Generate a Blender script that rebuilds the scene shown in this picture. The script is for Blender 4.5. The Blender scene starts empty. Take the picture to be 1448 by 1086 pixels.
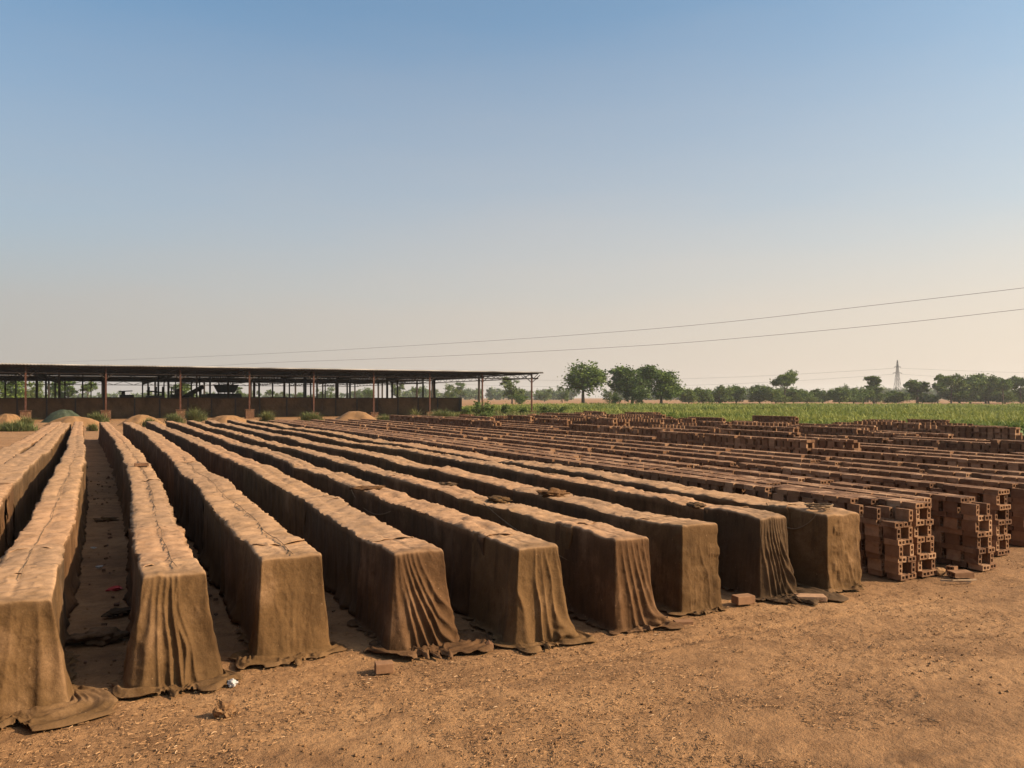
import bpy, math, random
import numpy as np
from mathutils import Vector, Matrix
from mathutils.bvhtree import BVHTree

SC = bpy.context.scene
COL = SC.collection
R = math.radians
random.seed(7)
RNG = np.random.default_rng(11)

# ------------------------------------------------------------------ camera geometry
F, CXP, HOR, CAMH = 1150.0, 724.0, 562.0, 2.8      # focal (photo px), centre column, horizon row, eye height
YAW = R(27.0)
CA, SA = math.cos(YAW), math.sin(YAW)
def uv2w(u, v):                                    # yard axes: v runs along the rows, u across them
    return u * CA - v * SA, u * SA + v * CA
def w2uv(X, d):
    return X * CA + d * SA, -X * SA + d * CA
def at(x, d):                                      # ground point under photo column x at distance d
    return (x - CXP) / F * d, d
def on_plane(x, y, z=0.0):
    d = F * (CAMH - z) / (y - HOR)
    return (x - CXP) / F * d, d

# ------------------------------------------------------------------ noise
def _h(ix, iy, iz, s):
    n = (ix.astype(np.int64) * 374761393 + iy.astype(np.int64) * 668265263 + iz.astype(np.int64) * 2147483647 + s * 974634777) & 0xFFFFFFFF
    n = ((n ^ (n >> 13)) * 1274126177) & 0xFFFFFFFF
    n = ((n ^ (n >> 16)) * 2246822519) & 0xFFFFFFFF
    return ((n ^ (n >> 15)) & 0xFFFFFF) / float(0xFFFFFF) * 2 - 1
def noise(x, y=0.0, z=0.0, s=0):
    x, y, z = np.broadcast_arrays(np.asarray(x, float), np.asarray(y, float), np.asarray(z, float))
    fx, fy, fz = np.floor(x), np.floor(y), np.floor(z)
    tx, ty, tz = x - fx, y - fy, z - fz
    tx, ty, tz = [t * t * (3 - 2 * t) for t in (tx, ty, tz)]
    out = 0
    for dz in (0, 1):
        wz = tz if dz else 1 - tz
        if dz and not np.any(tz): continue
        for dy in (0, 1):
            wy = ty if dy else 1 - ty
            if dy and not np.any(ty): continue
            for dx in (0, 1):
                out = out + (tx if dx else 1 - tx) * wy * wz * _h(fx + dx, fy + dy, fz + dz, s)
    return out
def fbm(x, y=0.0, z=0.0, s=0, o=4, g=0.5):
    a, t, n = 1.0, 0.0, 0.0
    x, y, z = np.asarray(x, float), np.asarray(y, float), np.asarray(z, float)
    for k in range(o):
        t = t + a * noise(x * 2 ** k, y * 2 ** k, z * 2 ** k, s + k); n += a; a *= g
    return t / n
def cellr(i, j=0, k=0, s=0):
    i, j, k = np.broadcast_arrays(np.asarray(i, float), np.asarray(j, float), np.asarray(k, float))
    return _h(i, j, k, s)

# ------------------------------------------------------------------ mesh helpers
def mesh_np(name, V, Fq, mat=None, smooth=False, attrs=None):
    V = np.ascontiguousarray(V, np.float32); Fq = np.ascontiguousarray(Fq, np.int32)
    me = bpy.data.meshes.new(name)
    n = Fq.shape[1]
    me.vertices.add(len(V)); me.vertices.foreach_set('co', V.ravel())
    me.loops.add(Fq.size); me.loops.foreach_set('vertex_index', Fq.ravel())
    me.polygons.add(len(Fq)); me.polygons.foreach_set('loop_start', np.arange(len(Fq), dtype=np.int32) * n)
    me.polygons.foreach_set('use_smooth', np.full(len(Fq), smooth, bool))
    if attrs:
        for k, a in attrs.items():
            at_ = me.attributes.new(k, 'FLOAT', 'POINT'); at_.data.foreach_set('value', np.ascontiguousarray(a, np.float32))
    me.update(calc_edges=True)
    if mat: me.materials.append(mat)
    return me
def link(name, me, parent=None, loc=None):
    o = bpy.data.objects.new(name, me); COL.objects.link(o)
    if parent: o.parent = parent
    if loc is not None: o.location = loc
    return o
def tag(o, label=None, cat=None, group=None, kind=None):
    for k, v in (('label', label), ('category', cat), ('group', group), ('kind', kind)):
        if v: o[k] = v
    return o
def empty(name, loc=(0, 0, 0), rz=0.0):
    o = bpy.data.objects.new(name, None); COL.objects.link(o)
    o.location = loc; o.rotation_euler = (0, 0, rz); o.empty_display_size = .3
    return o
class MB:                                          # collects boxes, tubes and sheets into one mesh
    def __init__(s): s.v, s.f = [], []
    def add(s, vs, fs):
        b = len(s.v); s.v += [tuple(p) for p in vs]; s.f += [tuple(i + b for i in f) for f in fs]
    def box(s, lo, hi, M=None):
        P = [Vector((x, y, z)) for z in (lo[2], hi[2]) for y in (lo[1], hi[1]) for x in (lo[0], hi[0])]
        if M is not None: P = [M @ p for p in P]
        s.add(P, [(0, 2, 3, 1), (4, 5, 7, 6), (0, 1, 5, 4), (2, 6, 7, 3), (0, 4, 6, 2), (1, 3, 7, 5)])
    def tube(s, pts, rad, n=6, caps=True):
        pts = [Vector(p) for p in pts]
        rad = [rad] * len(pts) if isinstance(rad, (int, float)) else rad
        vs, fs = [], []
        for i, p in enumerate(pts):
            t = (pts[min(i + 1, len(pts) - 1)] - pts[max(i - 1, 0)]).normalized()
            a = t.cross(Vector((0, 0, 1)) if abs(t.z) < .9 else Vector((1, 0, 0))).normalized(); b = t.cross(a)
            for k in range(n):
                q = 2 * math.pi * k / n
                vs.append(p + (a * math.cos(q) + b * math.sin(q)) * rad[i])
        for i in range(len(pts) - 1):
            for k in range(n):
                fs.append((i * n + k, i * n + (k + 1) % n, (i + 1) * n + (k + 1) % n, (i + 1) * n + k))
        if caps:
            fs.append(tuple(range(n - 1, -1, -1))); fs.append(tuple((len(pts) - 1) * n + k for k in range(n)))
        s.add(vs, fs)
    def bar(s, a, b, w):
        s.tube([a, b], w * .707, 4)
    def build(s, name, mat, parent=None, smooth=False, loc=None):
        me = bpy.data.meshes.new(name); me.from_pydata(s.v, [], s.f); me.update()
        if mat: me.materials.append(mat)
        if smooth: me.polygons.foreach_set('use_smooth', [True] * len(me.polygons))
        return link(name, me, parent, loc)
def gridfaces(n, m):                               # n rows, m columns
    i = np.arange(n - 1)[:, None] * m + np.arange(m - 1)[None, :]
    i = i.ravel()
    return np.stack([i, i + 1, i + m + 1, i + m], 1)

# ------------------------------------------------------------------ materials
def mat(name):
    m = bpy.data.materials.new(name); m.use_nodes = True
    nt = m.node_tree; b = nt.nodes['Principled BSDF']
    b.inputs['Roughness'].default_value = .9
    b.inputs['Specular IOR Level'].default_value = .2
    return m, nt, b
def N(nt, t, **kw):
    n = nt.nodes.new(t)
    for k, v in kw.items():
        if k.startswith('i_'): n.inputs[k[2:].replace('_', ' ')].default_value = v
        elif k[0] == 'n' and k[1:].isdigit(): n.inputs[int(k[1:])].default_value = v
        else: setattr(n, k, v)
    return n
def L(nt, a, b): nt.links.new(a, b)
def ramp(nt, src, stops):
    r = nt.nodes.new('ShaderNodeValToRGB'); e = r.color_ramp.elements
    while len(e) < len(stops): e.new(.5)
    for k, (p, c) in enumerate(stops): e[k].position = p; e[k].color = (*c, 1)
    L(nt, src, r.inputs[0]); return r.outputs[0]
def mixc(nt, fac, a, b, mode='MIX'):
    m = nt.nodes.new('ShaderNodeMix'); m.data_type = 'RGBA'; m.blend_type = mode
    for s, v in ((0, fac), (6, a), (7, b)):
        if hasattr(v, 'is_output'): L(nt, v, m.inputs[s])
        else: m.inputs[s].default_value = v if s == 0 else (*v, 1)
    return m.outputs[2]
def math_(nt, op, a, b=0.0):
    m = nt.nodes.new('ShaderNodeMath'); m.operation = op
    for s, v in ((0, a), (1, b)):
        if hasattr(v, 'is_output'): L(nt, v, m.inputs[s])
        else: m.inputs[s].default_value = v
    return m.outputs[0]
def tex(nt, co, scale, detail=4.0, rough=.55, kind='N', dist=0.0):
    if kind == 'N':
        t = N(nt, 'ShaderNodeTexNoise'); t.inputs['Detail'].default_value = detail; t.inputs['Roughness'].default_value = rough; t.inputs['Distortion'].default_value = dist
    else:
        t = N(nt, 'ShaderNodeTexVoronoi')
    t.inputs['Scale'].default_value = scale
    L(nt, co, t.inputs['Vector']); return t.outputs[0]
def bump(nt, b, h, strength, dist, prev=None):
    n = N(nt, 'ShaderNodeBump'); n.inputs['Strength'].default_value = strength; n.inputs['Distance'].default_value = dist
    L(nt, h, n.inputs['Height'])
    if prev is not None: L(nt, prev, n.inputs['Normal'])
    L(nt, n.outputs[0], b.inputs['Normal']); return n.outputs[0]
def pos(nt): return N(nt, 'ShaderNodeNewGeometry').outputs['Position']
def scaled(nt, co, s):
    m = N(nt, 'ShaderNodeMapping'); m.inputs['Scale'].default_value = s; L(nt, co, m.inputs[0]); return m.outputs[0]

def plain(name, col, rough=.8, var=.25, scale=6.0, metal=0.0, bstr=0.0):
    m, nt, b = mat(name); p = N(nt, 'ShaderNodeTexCoord').outputs['Object']
    n = tex(nt, p, scale, 5)
    c = ramp(nt, n, [(.3, tuple(x * (1 - var) for x in col)), (.7, tuple(min(1, x * (1 + var)) for x in col))])
    L(nt, c, b.inputs['Base Color']); b.inputs['Roughness'].default_value = rough; b.inputs['Metallic'].default_value = metal
    if bstr: bump(nt, b, tex(nt, p, scale * 6, 6), bstr, .01)
    return m
def dirt_mat():
    m, nt, b = mat('dirt'); p = pos(nt)
    big = tex(nt, scaled(nt, p, (.6, 1.5, 1)), .34, 6, .62)
    c = ramp(nt, big, [(.30, (.178, .092, .040)), (.50, (.252, .132, .057)), (.70, (.325, .178, .080))])
    mid = tex(nt, p, 2.6, 6, .65)
    c = mixc(nt, .75, c, ramp(nt, mid, [(.36, (.60, .56, .52)), (.55, (1, 1, 1)), (.75, (1.0, .98, .94))]), 'MULTIPLY')
    fine = tex(nt, p, 38, 4, .7)
    c = mixc(nt, .6, c, ramp(nt, fine, [(.33, (.60, .56, .53)), (.5, (1, 1, 1)), (.72, (1.0, 1.0, 1.0))]), 'MULTIPLY')
    straw = tex(nt, p, 90, 2, .5)
    c = mixc(nt, ramp(nt, straw, [(.66, (0, 0, 0)), (.74, (.5, .5, .5))]), c, (.46, .29, .15))
    L(nt, c, b.inputs['Base Color']); b.inputs['Roughness'].default_value = .95
    n1 = bump(nt, b, tex(nt, p, 9, 6, .65), .9, .05)
    n2 = bump(nt, b, tex(nt, p, 26, 4, .6, dist=1.6), .85, .018, n1)
    bump(nt, b, fine, .6, .008, n2)
    return m
def cloth_mat(name, base, dusty, sc=1.0, cs=.32):
    m, nt, b = mat(name); p = pos(nt)
    n1 = tex(nt, p, 1.1 * sc, 6, .62)
    c = ramp(nt, n1, [(.32, tuple(x * .70 for x in base)), (.55, base), (.78, tuple(.6 * x + .4 * y for x, y in zip(base, dusty)))])
    c = mixc(nt, 1.0, c, ramp(nt, N(nt, 'ShaderNodeObjectInfo').outputs['Random'], [(0, (.80, .80, .82)), (1, (1.2, 1.18, 1.15))]), 'MULTIPLY')
    n2 = tex(nt, scaled(nt, p, (1, 1, .22)), 6, 7, .72)
    c = mixc(nt, .5, c, ramp(nt, tex(nt, p, 55, 3, .8), [(.35, (.62, .60, .58)), (.5, (1, 1, 1)), (.68, (1.25, 1.25, 1.25))]), 'MULTIPLY')
    c = mixc(nt, .8, c, ramp(nt, n2, [(.34, (.52, .49, .46)), (.52, (1, 1, 1)), (1, (1, 1, 1))]), 'MULTIPLY')
    spot = tex(nt, p, 23, 3, .6)
    c = mixc(nt, ramp(nt, spot, [(.69, (0, 0, 0)), (.74, (.4, .4, .4))]), c, dusty)
    du = N(nt, 'ShaderNodeAttribute', attribute_name='dust').outputs['Fac']     # dried clay dust lying on the cloth
    dn = tex(nt, p, 5, 6, .7)
    c = mixc(nt, math_(nt, 'MULTIPLY', du, ramp(nt, dn, [(.28, (.35,) * 3), (.6, (1,) * 3)])), c, dusty)
    L(nt, c, b.inputs['Base Color']); b.inputs['Roughness'].default_value = .95; b.inputs['Specular IOR Level'].default_value = .1
    b.inputs['Sheen Weight'].default_value = .0
    mp = N(nt, 'ShaderNodeMapping'); mp.inputs['Rotation'].default_value = (0, 0, -YAW); L(nt, p, mp.inputs[0])
    cr = tex(nt, scaled(nt, mp.outputs[0], (4.5, 15, 3.0)), 1, 4, .6, dist=.8)
    w0 = bump(nt, b, math_(nt, 'ABSOLUTE', math_(nt, 'SUBTRACT', cr, .5)), cs, -.03)
    cr2 = tex(nt, scaled(nt, mp.outputs[0], (16, 30, 9)), 1, 4, .6, dist=1.2)
    w1 = bump(nt, b, math_(nt, 'ABSOLUTE', math_(nt, 'SUBTRACT', cr2, .5)), cs * .8, -.012, w0)
    w = bump(nt, b, tex(nt, p, 22, 6, .65, dist=.5), .6, .010, w1)
    bump(nt, b, tex(nt, p, 170, 2, .5), .25, .002, w)
    return m
def brick_mat(name, attr):
    m, nt, b = mat(name); p = pos(nt)
    if attr: rnd = N(nt, 'ShaderNodeAttribute', attribute_name='tone').outputs['Fac']
    else: rnd = N(nt, 'ShaderNodeObjectInfo').outputs['Random']
    c = ramp(nt, rnd, [(0, (.096, .046, .024)), (.35, (.150, .073, .036)), (.7, (.208, .106, .053)), (1, (.31, .178, .10))])
    n = tex(nt, p, 11, 5, .65)
    c = mixc(nt, .6, c, ramp(nt, n, [(.32, (.58, .55, .52)), (.55, (1, 1, 1)), (1, (1, 1, 1))]), 'MULTIPLY')
    c = mixc(nt, ramp(nt, tex(nt, p, 3.3, 4), [(.55, (0, 0, 0)), (.75, (.35, .35, .35))]), c, (.40, .235, .135))
    L(nt, c, b.inputs['Base Color']); b.inputs['Roughness'].default_value = .95
    bump(nt, b, tex(nt, p, 45, 5, .7), .6, .006)
    return m
def leaf_mat(name, a, b_, trans=.25):
    m, nt, b = mat(name)
    t = N(nt, 'ShaderNodeAttribute', attribute_name='tone').outputs['Fac']
    o = N(nt, 'ShaderNodeObjectInfo').outputs['Random']
    c = ramp(nt, t, [(0, a), (1, b_)])
    c = mixc(nt, .5, c, ramp(nt, o, [(0, (.75, .85, .8)), (1, (1.15, 1.05, .9))]), 'MULTIPLY')
    L(nt, c, b.inputs['Base Color']); b.inputs['Roughness'].default_value = .7
    tr = N(nt, 'ShaderNodeBsdfTranslucent'); L(nt, c, tr.inputs[0])
    mx = N(nt, 'ShaderNodeMixShader'); mx.inputs[0].default_value = trans
    L(nt, b.outputs[0], mx.inputs[1]); L(nt, tr.outputs[0], mx.inputs[2])
    L(nt, mx.outputs[0], nt.nodes['Material Output'].inputs[0])
    return m
M_DIRT = dirt_mat()
M_CLOTH = [cloth_mat('sacking_olive', (.094, .051, .021), (.35, .206, .112)),
           cloth_mat('sacking_brown', (.102, .051, .022), (.36, .207, .113), 1.3),
           cloth_mat('sacking_dull', (.078, .045, .022), (.325, .193, .108), .8)]
M_BRICK = brick_mat('fired_clay', False)
M_BRICKA = brick_mat('fired_clay_many', True)
M_RUST = plain('rusty_paint', (.062, .023, .013), .75, .35, 3)
M_DARKST = plain('dark_steel', (.035, .025, .020), .7, .3, 3)
M_ROPE = plain('old_rope', (.16, .098, .052), .95, .3, 20)
M_STEEL = plain('galvanised_steel', (.15, .15, .155), .6, .15, 2)
M_WIRE = plain('wire', (.16, .15, .15), .6, .1, 1)
M_WOOD = plain('old_wood', (.30, .20, .12), .9, .3, 12)
M_PAPER = plain('dirty_plastic', (.32, .30, .28), .6, .15, 15)
M_RED = plain('red_rag', (.36, .045, .04), .9, .3, 15)
M_SAND = plain('sand', (.215, .115, .050), .95, .16, 1.2, bstr=.4)
M_TARP = plain('green_tarp', (.036, .044, .024), .7, .3, 2)
M_MACH = plain('machine_paint', (.045, .05, .05), .6, .3, 2)
# ------------------------------------------------------------------ rows: (centre u, width, front v, end v, name)
H_ROW = 1.15
ROWS = {  # key: (u, w, vf, vend, height at the front)
 -1: (-2.55, .55, 5.0, 60, 1.15), 0: (-1.68, .56, 5.4, 60.5, 1.10), 1: (-.53, .55, 8.62, 61, .94),
  2: (.72, .55, 8.72, 60.5, 1.03), 3: (1.97, .62, 9.05, 61, 1.04), 4: (3.27, .56, 8.72, 61.5, 1.05), 5: (4.53, .50, 8.28, 61, 1.08),
  6: (5.81, .47, 8.2, 60.5, 1.11), 7: (7.09, .56, 8.45, 61.5, 1.11), 8: (8.5, .47, 8.6, 61, 1.11), 9: (9.74, .64, 8.45, 60, 1.125)}
for k, q in {1: -.17, 2: -.08, 3: -.07, 4: -.03, 5: -.05, 6: -.04, 7: -.04, 8: -.04, 9: -.04}.items():
    u_, w_, a_, b_, h_ = ROWS[k]; ROWS[k] = (u_ + q, w_ - .09, a_, b_, h_ - .05)
DU = {-1: [(5, 0), (20, .15), (36, .2), (60, .2)], 0: [(5, .02), (14, 0), (21, -.04), (28, .04), (45, -.05), (60, -.2)],
      1: [(7, 0), (10, .02), (16, .12), (27, .12), (40, -.12), (61, -.42)], 2: [(8, 0), (14, .10), (20, .26), (30, .24), (45, .02), (61, -.3)],
      3: [(8, 0), (20, .1), (40, .25), (61, -.1)], 4: [(8, 0), (12, .1), (20, .12), (61, 0)]}
for k in range(5, 10): DU[k] = [(8, 0), (20, .05 * ((k % 3) - 1)), (40, .12 * ((k % 2) - .5)), (61, 0)]
def row_u(r, v):
    c = ROWS[r][0]
    pts = DU[r]
    xs, ys = [p[0] for p in pts], [p[1] for p in pts]
    v = np.asarray(v, float)
    s = sum(np.interp(v + d, xs, ys) for d in (-2, -1, 0, 1, 2)) / 5
    return c + s + .035 * noise(v * .35, 0, 0, 40 + r) + .018 * noise(v * 1.3, 0, 0, 80 + r)
def row_h(r, v): return H_ROW + (ROWS[r][4] - H_ROW) * np.clip(1 - (np.asarray(v, float) - ROWS[r][2]) / 14, 0, 1) + .042 * noise(np.asarray(v) * .3, 0, 0, 120 + r) + .024 * noise(np.asarray(v) * 1.1, 0, 0, 130 + r)

# ------------------------------------------------------------------ draped front sheets
def smooth_grid(X, n=1, k=.5):
    for _ in range(n):
        Y = X.copy()
        Y[1:-1] += k * (.5 * (X[:-2] + X[2:]) - X[1:-1]) * .5
        Y[:, 1:-1] += k * (.5 * (X[:, :-2] + X[:, 2:]) - X[:, 1:-1]) * .5
        X = Y
    return X
def front_sheet(r, mi, label, Lb, folds, pool, flare=.05, cell=0.0, fine=.010, ff=9.0, hemcut=.07, bunch=None):
    """cloth over the end of row r: a weighted top, and one skirt running down the left side, the front and the right side.
    folds: (start, end, width, depth), start and end across the front in units of its width, top edge to hem; pool: cloth lying on the ground (left, middle, right)"""
    w, vf = ROWS[r][1], ROWS[r][2]
    clear = .016 + .014 * (len(SEAMS[r]) - 2); W = w + 2 * clear
    q = .0125
    nb = int(Lb / .035) + 1; nf = int(W / q) + 1
    vb = np.linspace(-clear, Lb, nb); ub = np.linspace(-W / 2, W / 2, nf)
    Vt, Ut = np.meshgrid(vb, ub, indexing='ij')
    T = Ut / (W / 2)
    ztop = row_h(r, Vt + vf) + clear + .010 * noise(Vt * 4, Ut * 5, r, 310) + .013 * (1 - np.abs(noise(Vt * 9 + .7 * noise(Ut * 4, Vt * 3, r), Ut * 4, r, 311))) ** 4 \
        + .006 * noise(Vt * 19, Ut * 15, r, 312) - .010 * np.exp(-((T + .1) / .1) ** 2) * (Vt > .1) - .012 * np.clip((np.abs(T) - .9) / .1, 0, 1) ** 2 - .012 * np.clip(1 - (Vt + clear) / .03, 0, 1) ** 2
    ztop -= .012 * np.exp(-(((Vt / .27) % 1 - .5) / .1) ** 2) * np.clip(Vt * 4, 0, 1)
    top = np.stack([Ut, Vt, ztop], -1)
    idx = np.arange(nb * nf).reshape(nb, nf)
    ring = np.concatenate([idx[::-1, 0], idx[0, 1:-1], idx[:, -1]])
    P0 = top.reshape(-1, 3)[ring]
    p = np.concatenate([-(vb[::-1] + clear), (ub[1:-1] + W / 2), W + (vb + clear)])          # running length, 0..W is the front
    # direction the cloth leans outwards: turns smoothly round the two corners
    cr = .10
    aL = np.clip((p + cr) / (2 * cr), 0, 1); aR = np.clip((p - W + cr) / (2 * cr), 0, 1)
    ang = (-math.pi / 2) * (1 - aL) + (math.pi / 2) * aR                                     # 0 faces the front
    nx, ny = np.sin(ang), -np.cos(ang)
    sides = (p < 0) | (p > W)
    ns = 64
    S = np.linspace(0, 1, ns)[1:]
    rows = []
    fr = np.clip(1 - np.maximum(-p, p - W) / .45, 0, 1) ** 1.5                               # front influence fades along the sides
    pl = pool[0] * (1 - np.clip(p / W, 0, 1) * 2).clip(0, 1) + pool[1] * (1 - np.abs(np.clip(p / W, 0, 1) * 2 - 1)) + pool[2] * (np.clip(p / W, 0, 1) * 2 - 1).clip(0, 1)
    pl = .05 + (pl - .05) * fr
    pl = np.maximum(.02, pl * (1 + .35 * noise(p * 6, r, 0, 320)) + hemcut * noise(p * 13, r, 0, 321))
    hz = P0[:, 2]
    for (a, b_, wd, dp) in folds: pl = pl + fr * np.minimum(pl, .12) * .7 * np.exp(-((p - W * b_) / (wd * .9)) ** 2)
    Rf = .035 + .02 * noise(p * 4, r, 0, 322)
    Ltot = hz - Rf + Rf * 1.57 + pl
    for s in S:
        l = s * Ltot
        lv = np.minimum(l, hz - Rf); lc = np.clip(l - (hz - Rf), 0, Rf * 1.57); lg = np.maximum(0, l - (hz - Rf) - Rf * 1.57)
        z = hz - lv - Rf * np.sin(lc / Rf); o = Rf * (1 - np.cos(lc / Rf)) + lg
        h = np.clip(l / hz, 0, 1)                                                            # 0 top edge, 1 at the ground
        off = flare * h ** 1.6 * (.4 + .6 * fr) + .010 * np.sin(np.clip(h * 20, 0, 1.57)) * 0
        wob = .03 * noise(h * 3.1, p * 2, r, 323)
        d = np.zeros_like(p)
        for k, (a, b_, wd, dp) in enumerate(folds):
            c = W * (a + (b_ - a) * h ** 1.35) + wob * (1 + .5 * math.sin(k * 2.3))
            ww = wd * (.34 + .62 * h)
            x = (p - c) / ww
            x = np.where(x > 0, x * 1.5, x)                                                  # steeper on one flank
            d += dp * (.12 + .88 * h ** .8) * np.exp(-np.abs(x) ** 1.2) * (1 + .2 * noise(h * 4, k, r, 324))
        # slack between folds
        wp = .6 * noise(p * 2, h * 1.4, r, 325)
        f1 = (1 - np.abs(noise(p * ff + 1.5 * wp, h * 1.1, r, 326))) ** 3; f2 = (1 - np.abs(noise(p * ff * 2.6 + 2 * wp, h * 2.4, r, 327))) ** 4
        f3 = (1 - np.abs(noise(p * 7 + h * 5, h * 7 - p * 4, r, 328))) ** 6
        d += fine * (1.2 * f1 + .5 * f2) * np.clip(h * 2.5, .1, 1) + .45 * fine * f3 + .004 * fbm(p * 26, h * 26, r, 329, 3) + .005 * (1 - np.abs(noise(p * 11 - h * 6, h * 9 + p * 3, r, 337))) ** 9
        if cell:
            def cl(ps, hs): 
                iz = np.floor(hs * H_ROW / .145); return cellr(iz, np.floor(ps / .21 + .5 * (iz % 2)), r, 330)
            e = .016
            cv_ = (cl(p - e, h - e) + cl(p + e, h - e) + cl(p - e, h + e) + cl(p + e, h + e) + cl(p, h)) / 5
            d += cell * cv_ * fr * np.clip((1 - h) * 8, 0, 1) * np.clip(h * 14, 0, 1)
        if bunch:
            d += bunch[1] * np.exp(-((p - W * bunch[0]) / .085) ** 2 - ((h - .93) / .10) ** 2) * (1 + .7 * noise(p * 22, h * 22, r, 336))
        gnd = np.clip((l - hz + Rf) / (Rf * 2), 0, 1)
        d = d * (1 - .55 * gnd)
        roll = .5 + .5 * np.sin(lg * 2 * math.pi / .085 + 5 * noise(p * 3.2, r, 0, 333) + 3 * noise(p * 9, lg * 8, r, 334))
        crum = gnd * (.034 * roll ** 2 * np.clip(.6 + noise(p * 5, lg * 3, r, 335), 0, 1.4) + .045 * (1 - np.abs(noise(p * 9 + 4 * lg, lg * 14, r, 331))) ** 3 + .02 * (1 - np.abs(noise(p * 19, lg * 30, r, 332))) ** 3) * np.clip((Ltot - l) / .06, .15, 1) * np.clip(pl / .12, .3, 1)
        out = np.maximum(off + d + o, .003)
        lean = np.zeros_like(p)
        for (a, b_, wd, dp) in folds[:1]: pass
        rows.append(np.stack([P0[:, 0] + nx * out, P0[:, 1] + ny * out, np.maximum(z, .006) + crum], -1))
    K = np.stack(rows)
    Vl = np.concatenate([top.reshape(-1, 3), K.reshape(-1, 3)])
    M = len(ring)
    gi = np.concatenate([ring[None], (nb * nf + np.arange((ns - 1) * M)).reshape(ns - 1, M)])
    F1 = np.stack([gi[:-1, :-1], gi[1:, :-1], gi[1:, 1:], gi[:-1, 1:]], -1).reshape(-1, 4)
    ri = np.repeat(np.arange(ns - 1), M - 1); pc = np.tile((p[:-1] + p[1:]) / 2, ns - 1)
    rag = noise(pc * 16, r, 0, 340) + .6 * noise(pc * 41, r, 0, 341)
    F1 = F1[~((ri >= ns - 4) & (rag > .15 + .25 * (ns - 2 - ri)))]                            # ragged hem
    Fq = np.concatenate([gridfaces(nb, nf), F1])
    v = Vl[:, 1] + vf; u = Vl[:, 0] + row_u(r, np.clip(v, vf, 99))
    ox, oy = uv2w(ROWS[r][0], vf); wx, wy = uv2w(u, v)
    dust = np.concatenate([(.55 + .4 * np.clip(Vt / .4, 0, 1)).ravel(), np.repeat(.35 * np.exp(-np.arange(1, ns) * .8), M)])
    gz_ = (np.repeat(np.arange(1, ns) / ns, M) - .93).clip(0, 1) * 5
    dust[nb * nf:] += .5 * gz_
    me = mesh_np('cloth_sheet', np.stack([wx - ox, wy - oy, Vl[:, 2]], -1), Fq, M_CLOTH[mi], True, {'dust': dust})
    o = link('cloth_sheet', me, loc=(ox, oy, 0))
    md = o.modifiers.new('sub', 'SUBSURF'); md.levels = 1; md.render_levels = 1
    sd = o.modifiers.new('thick', 'SOLIDIFY'); sd.thickness = .005
    tag(o, label, 'cloth sheet', 'sacking sheets draped over the brick rows')
    return o

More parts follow.
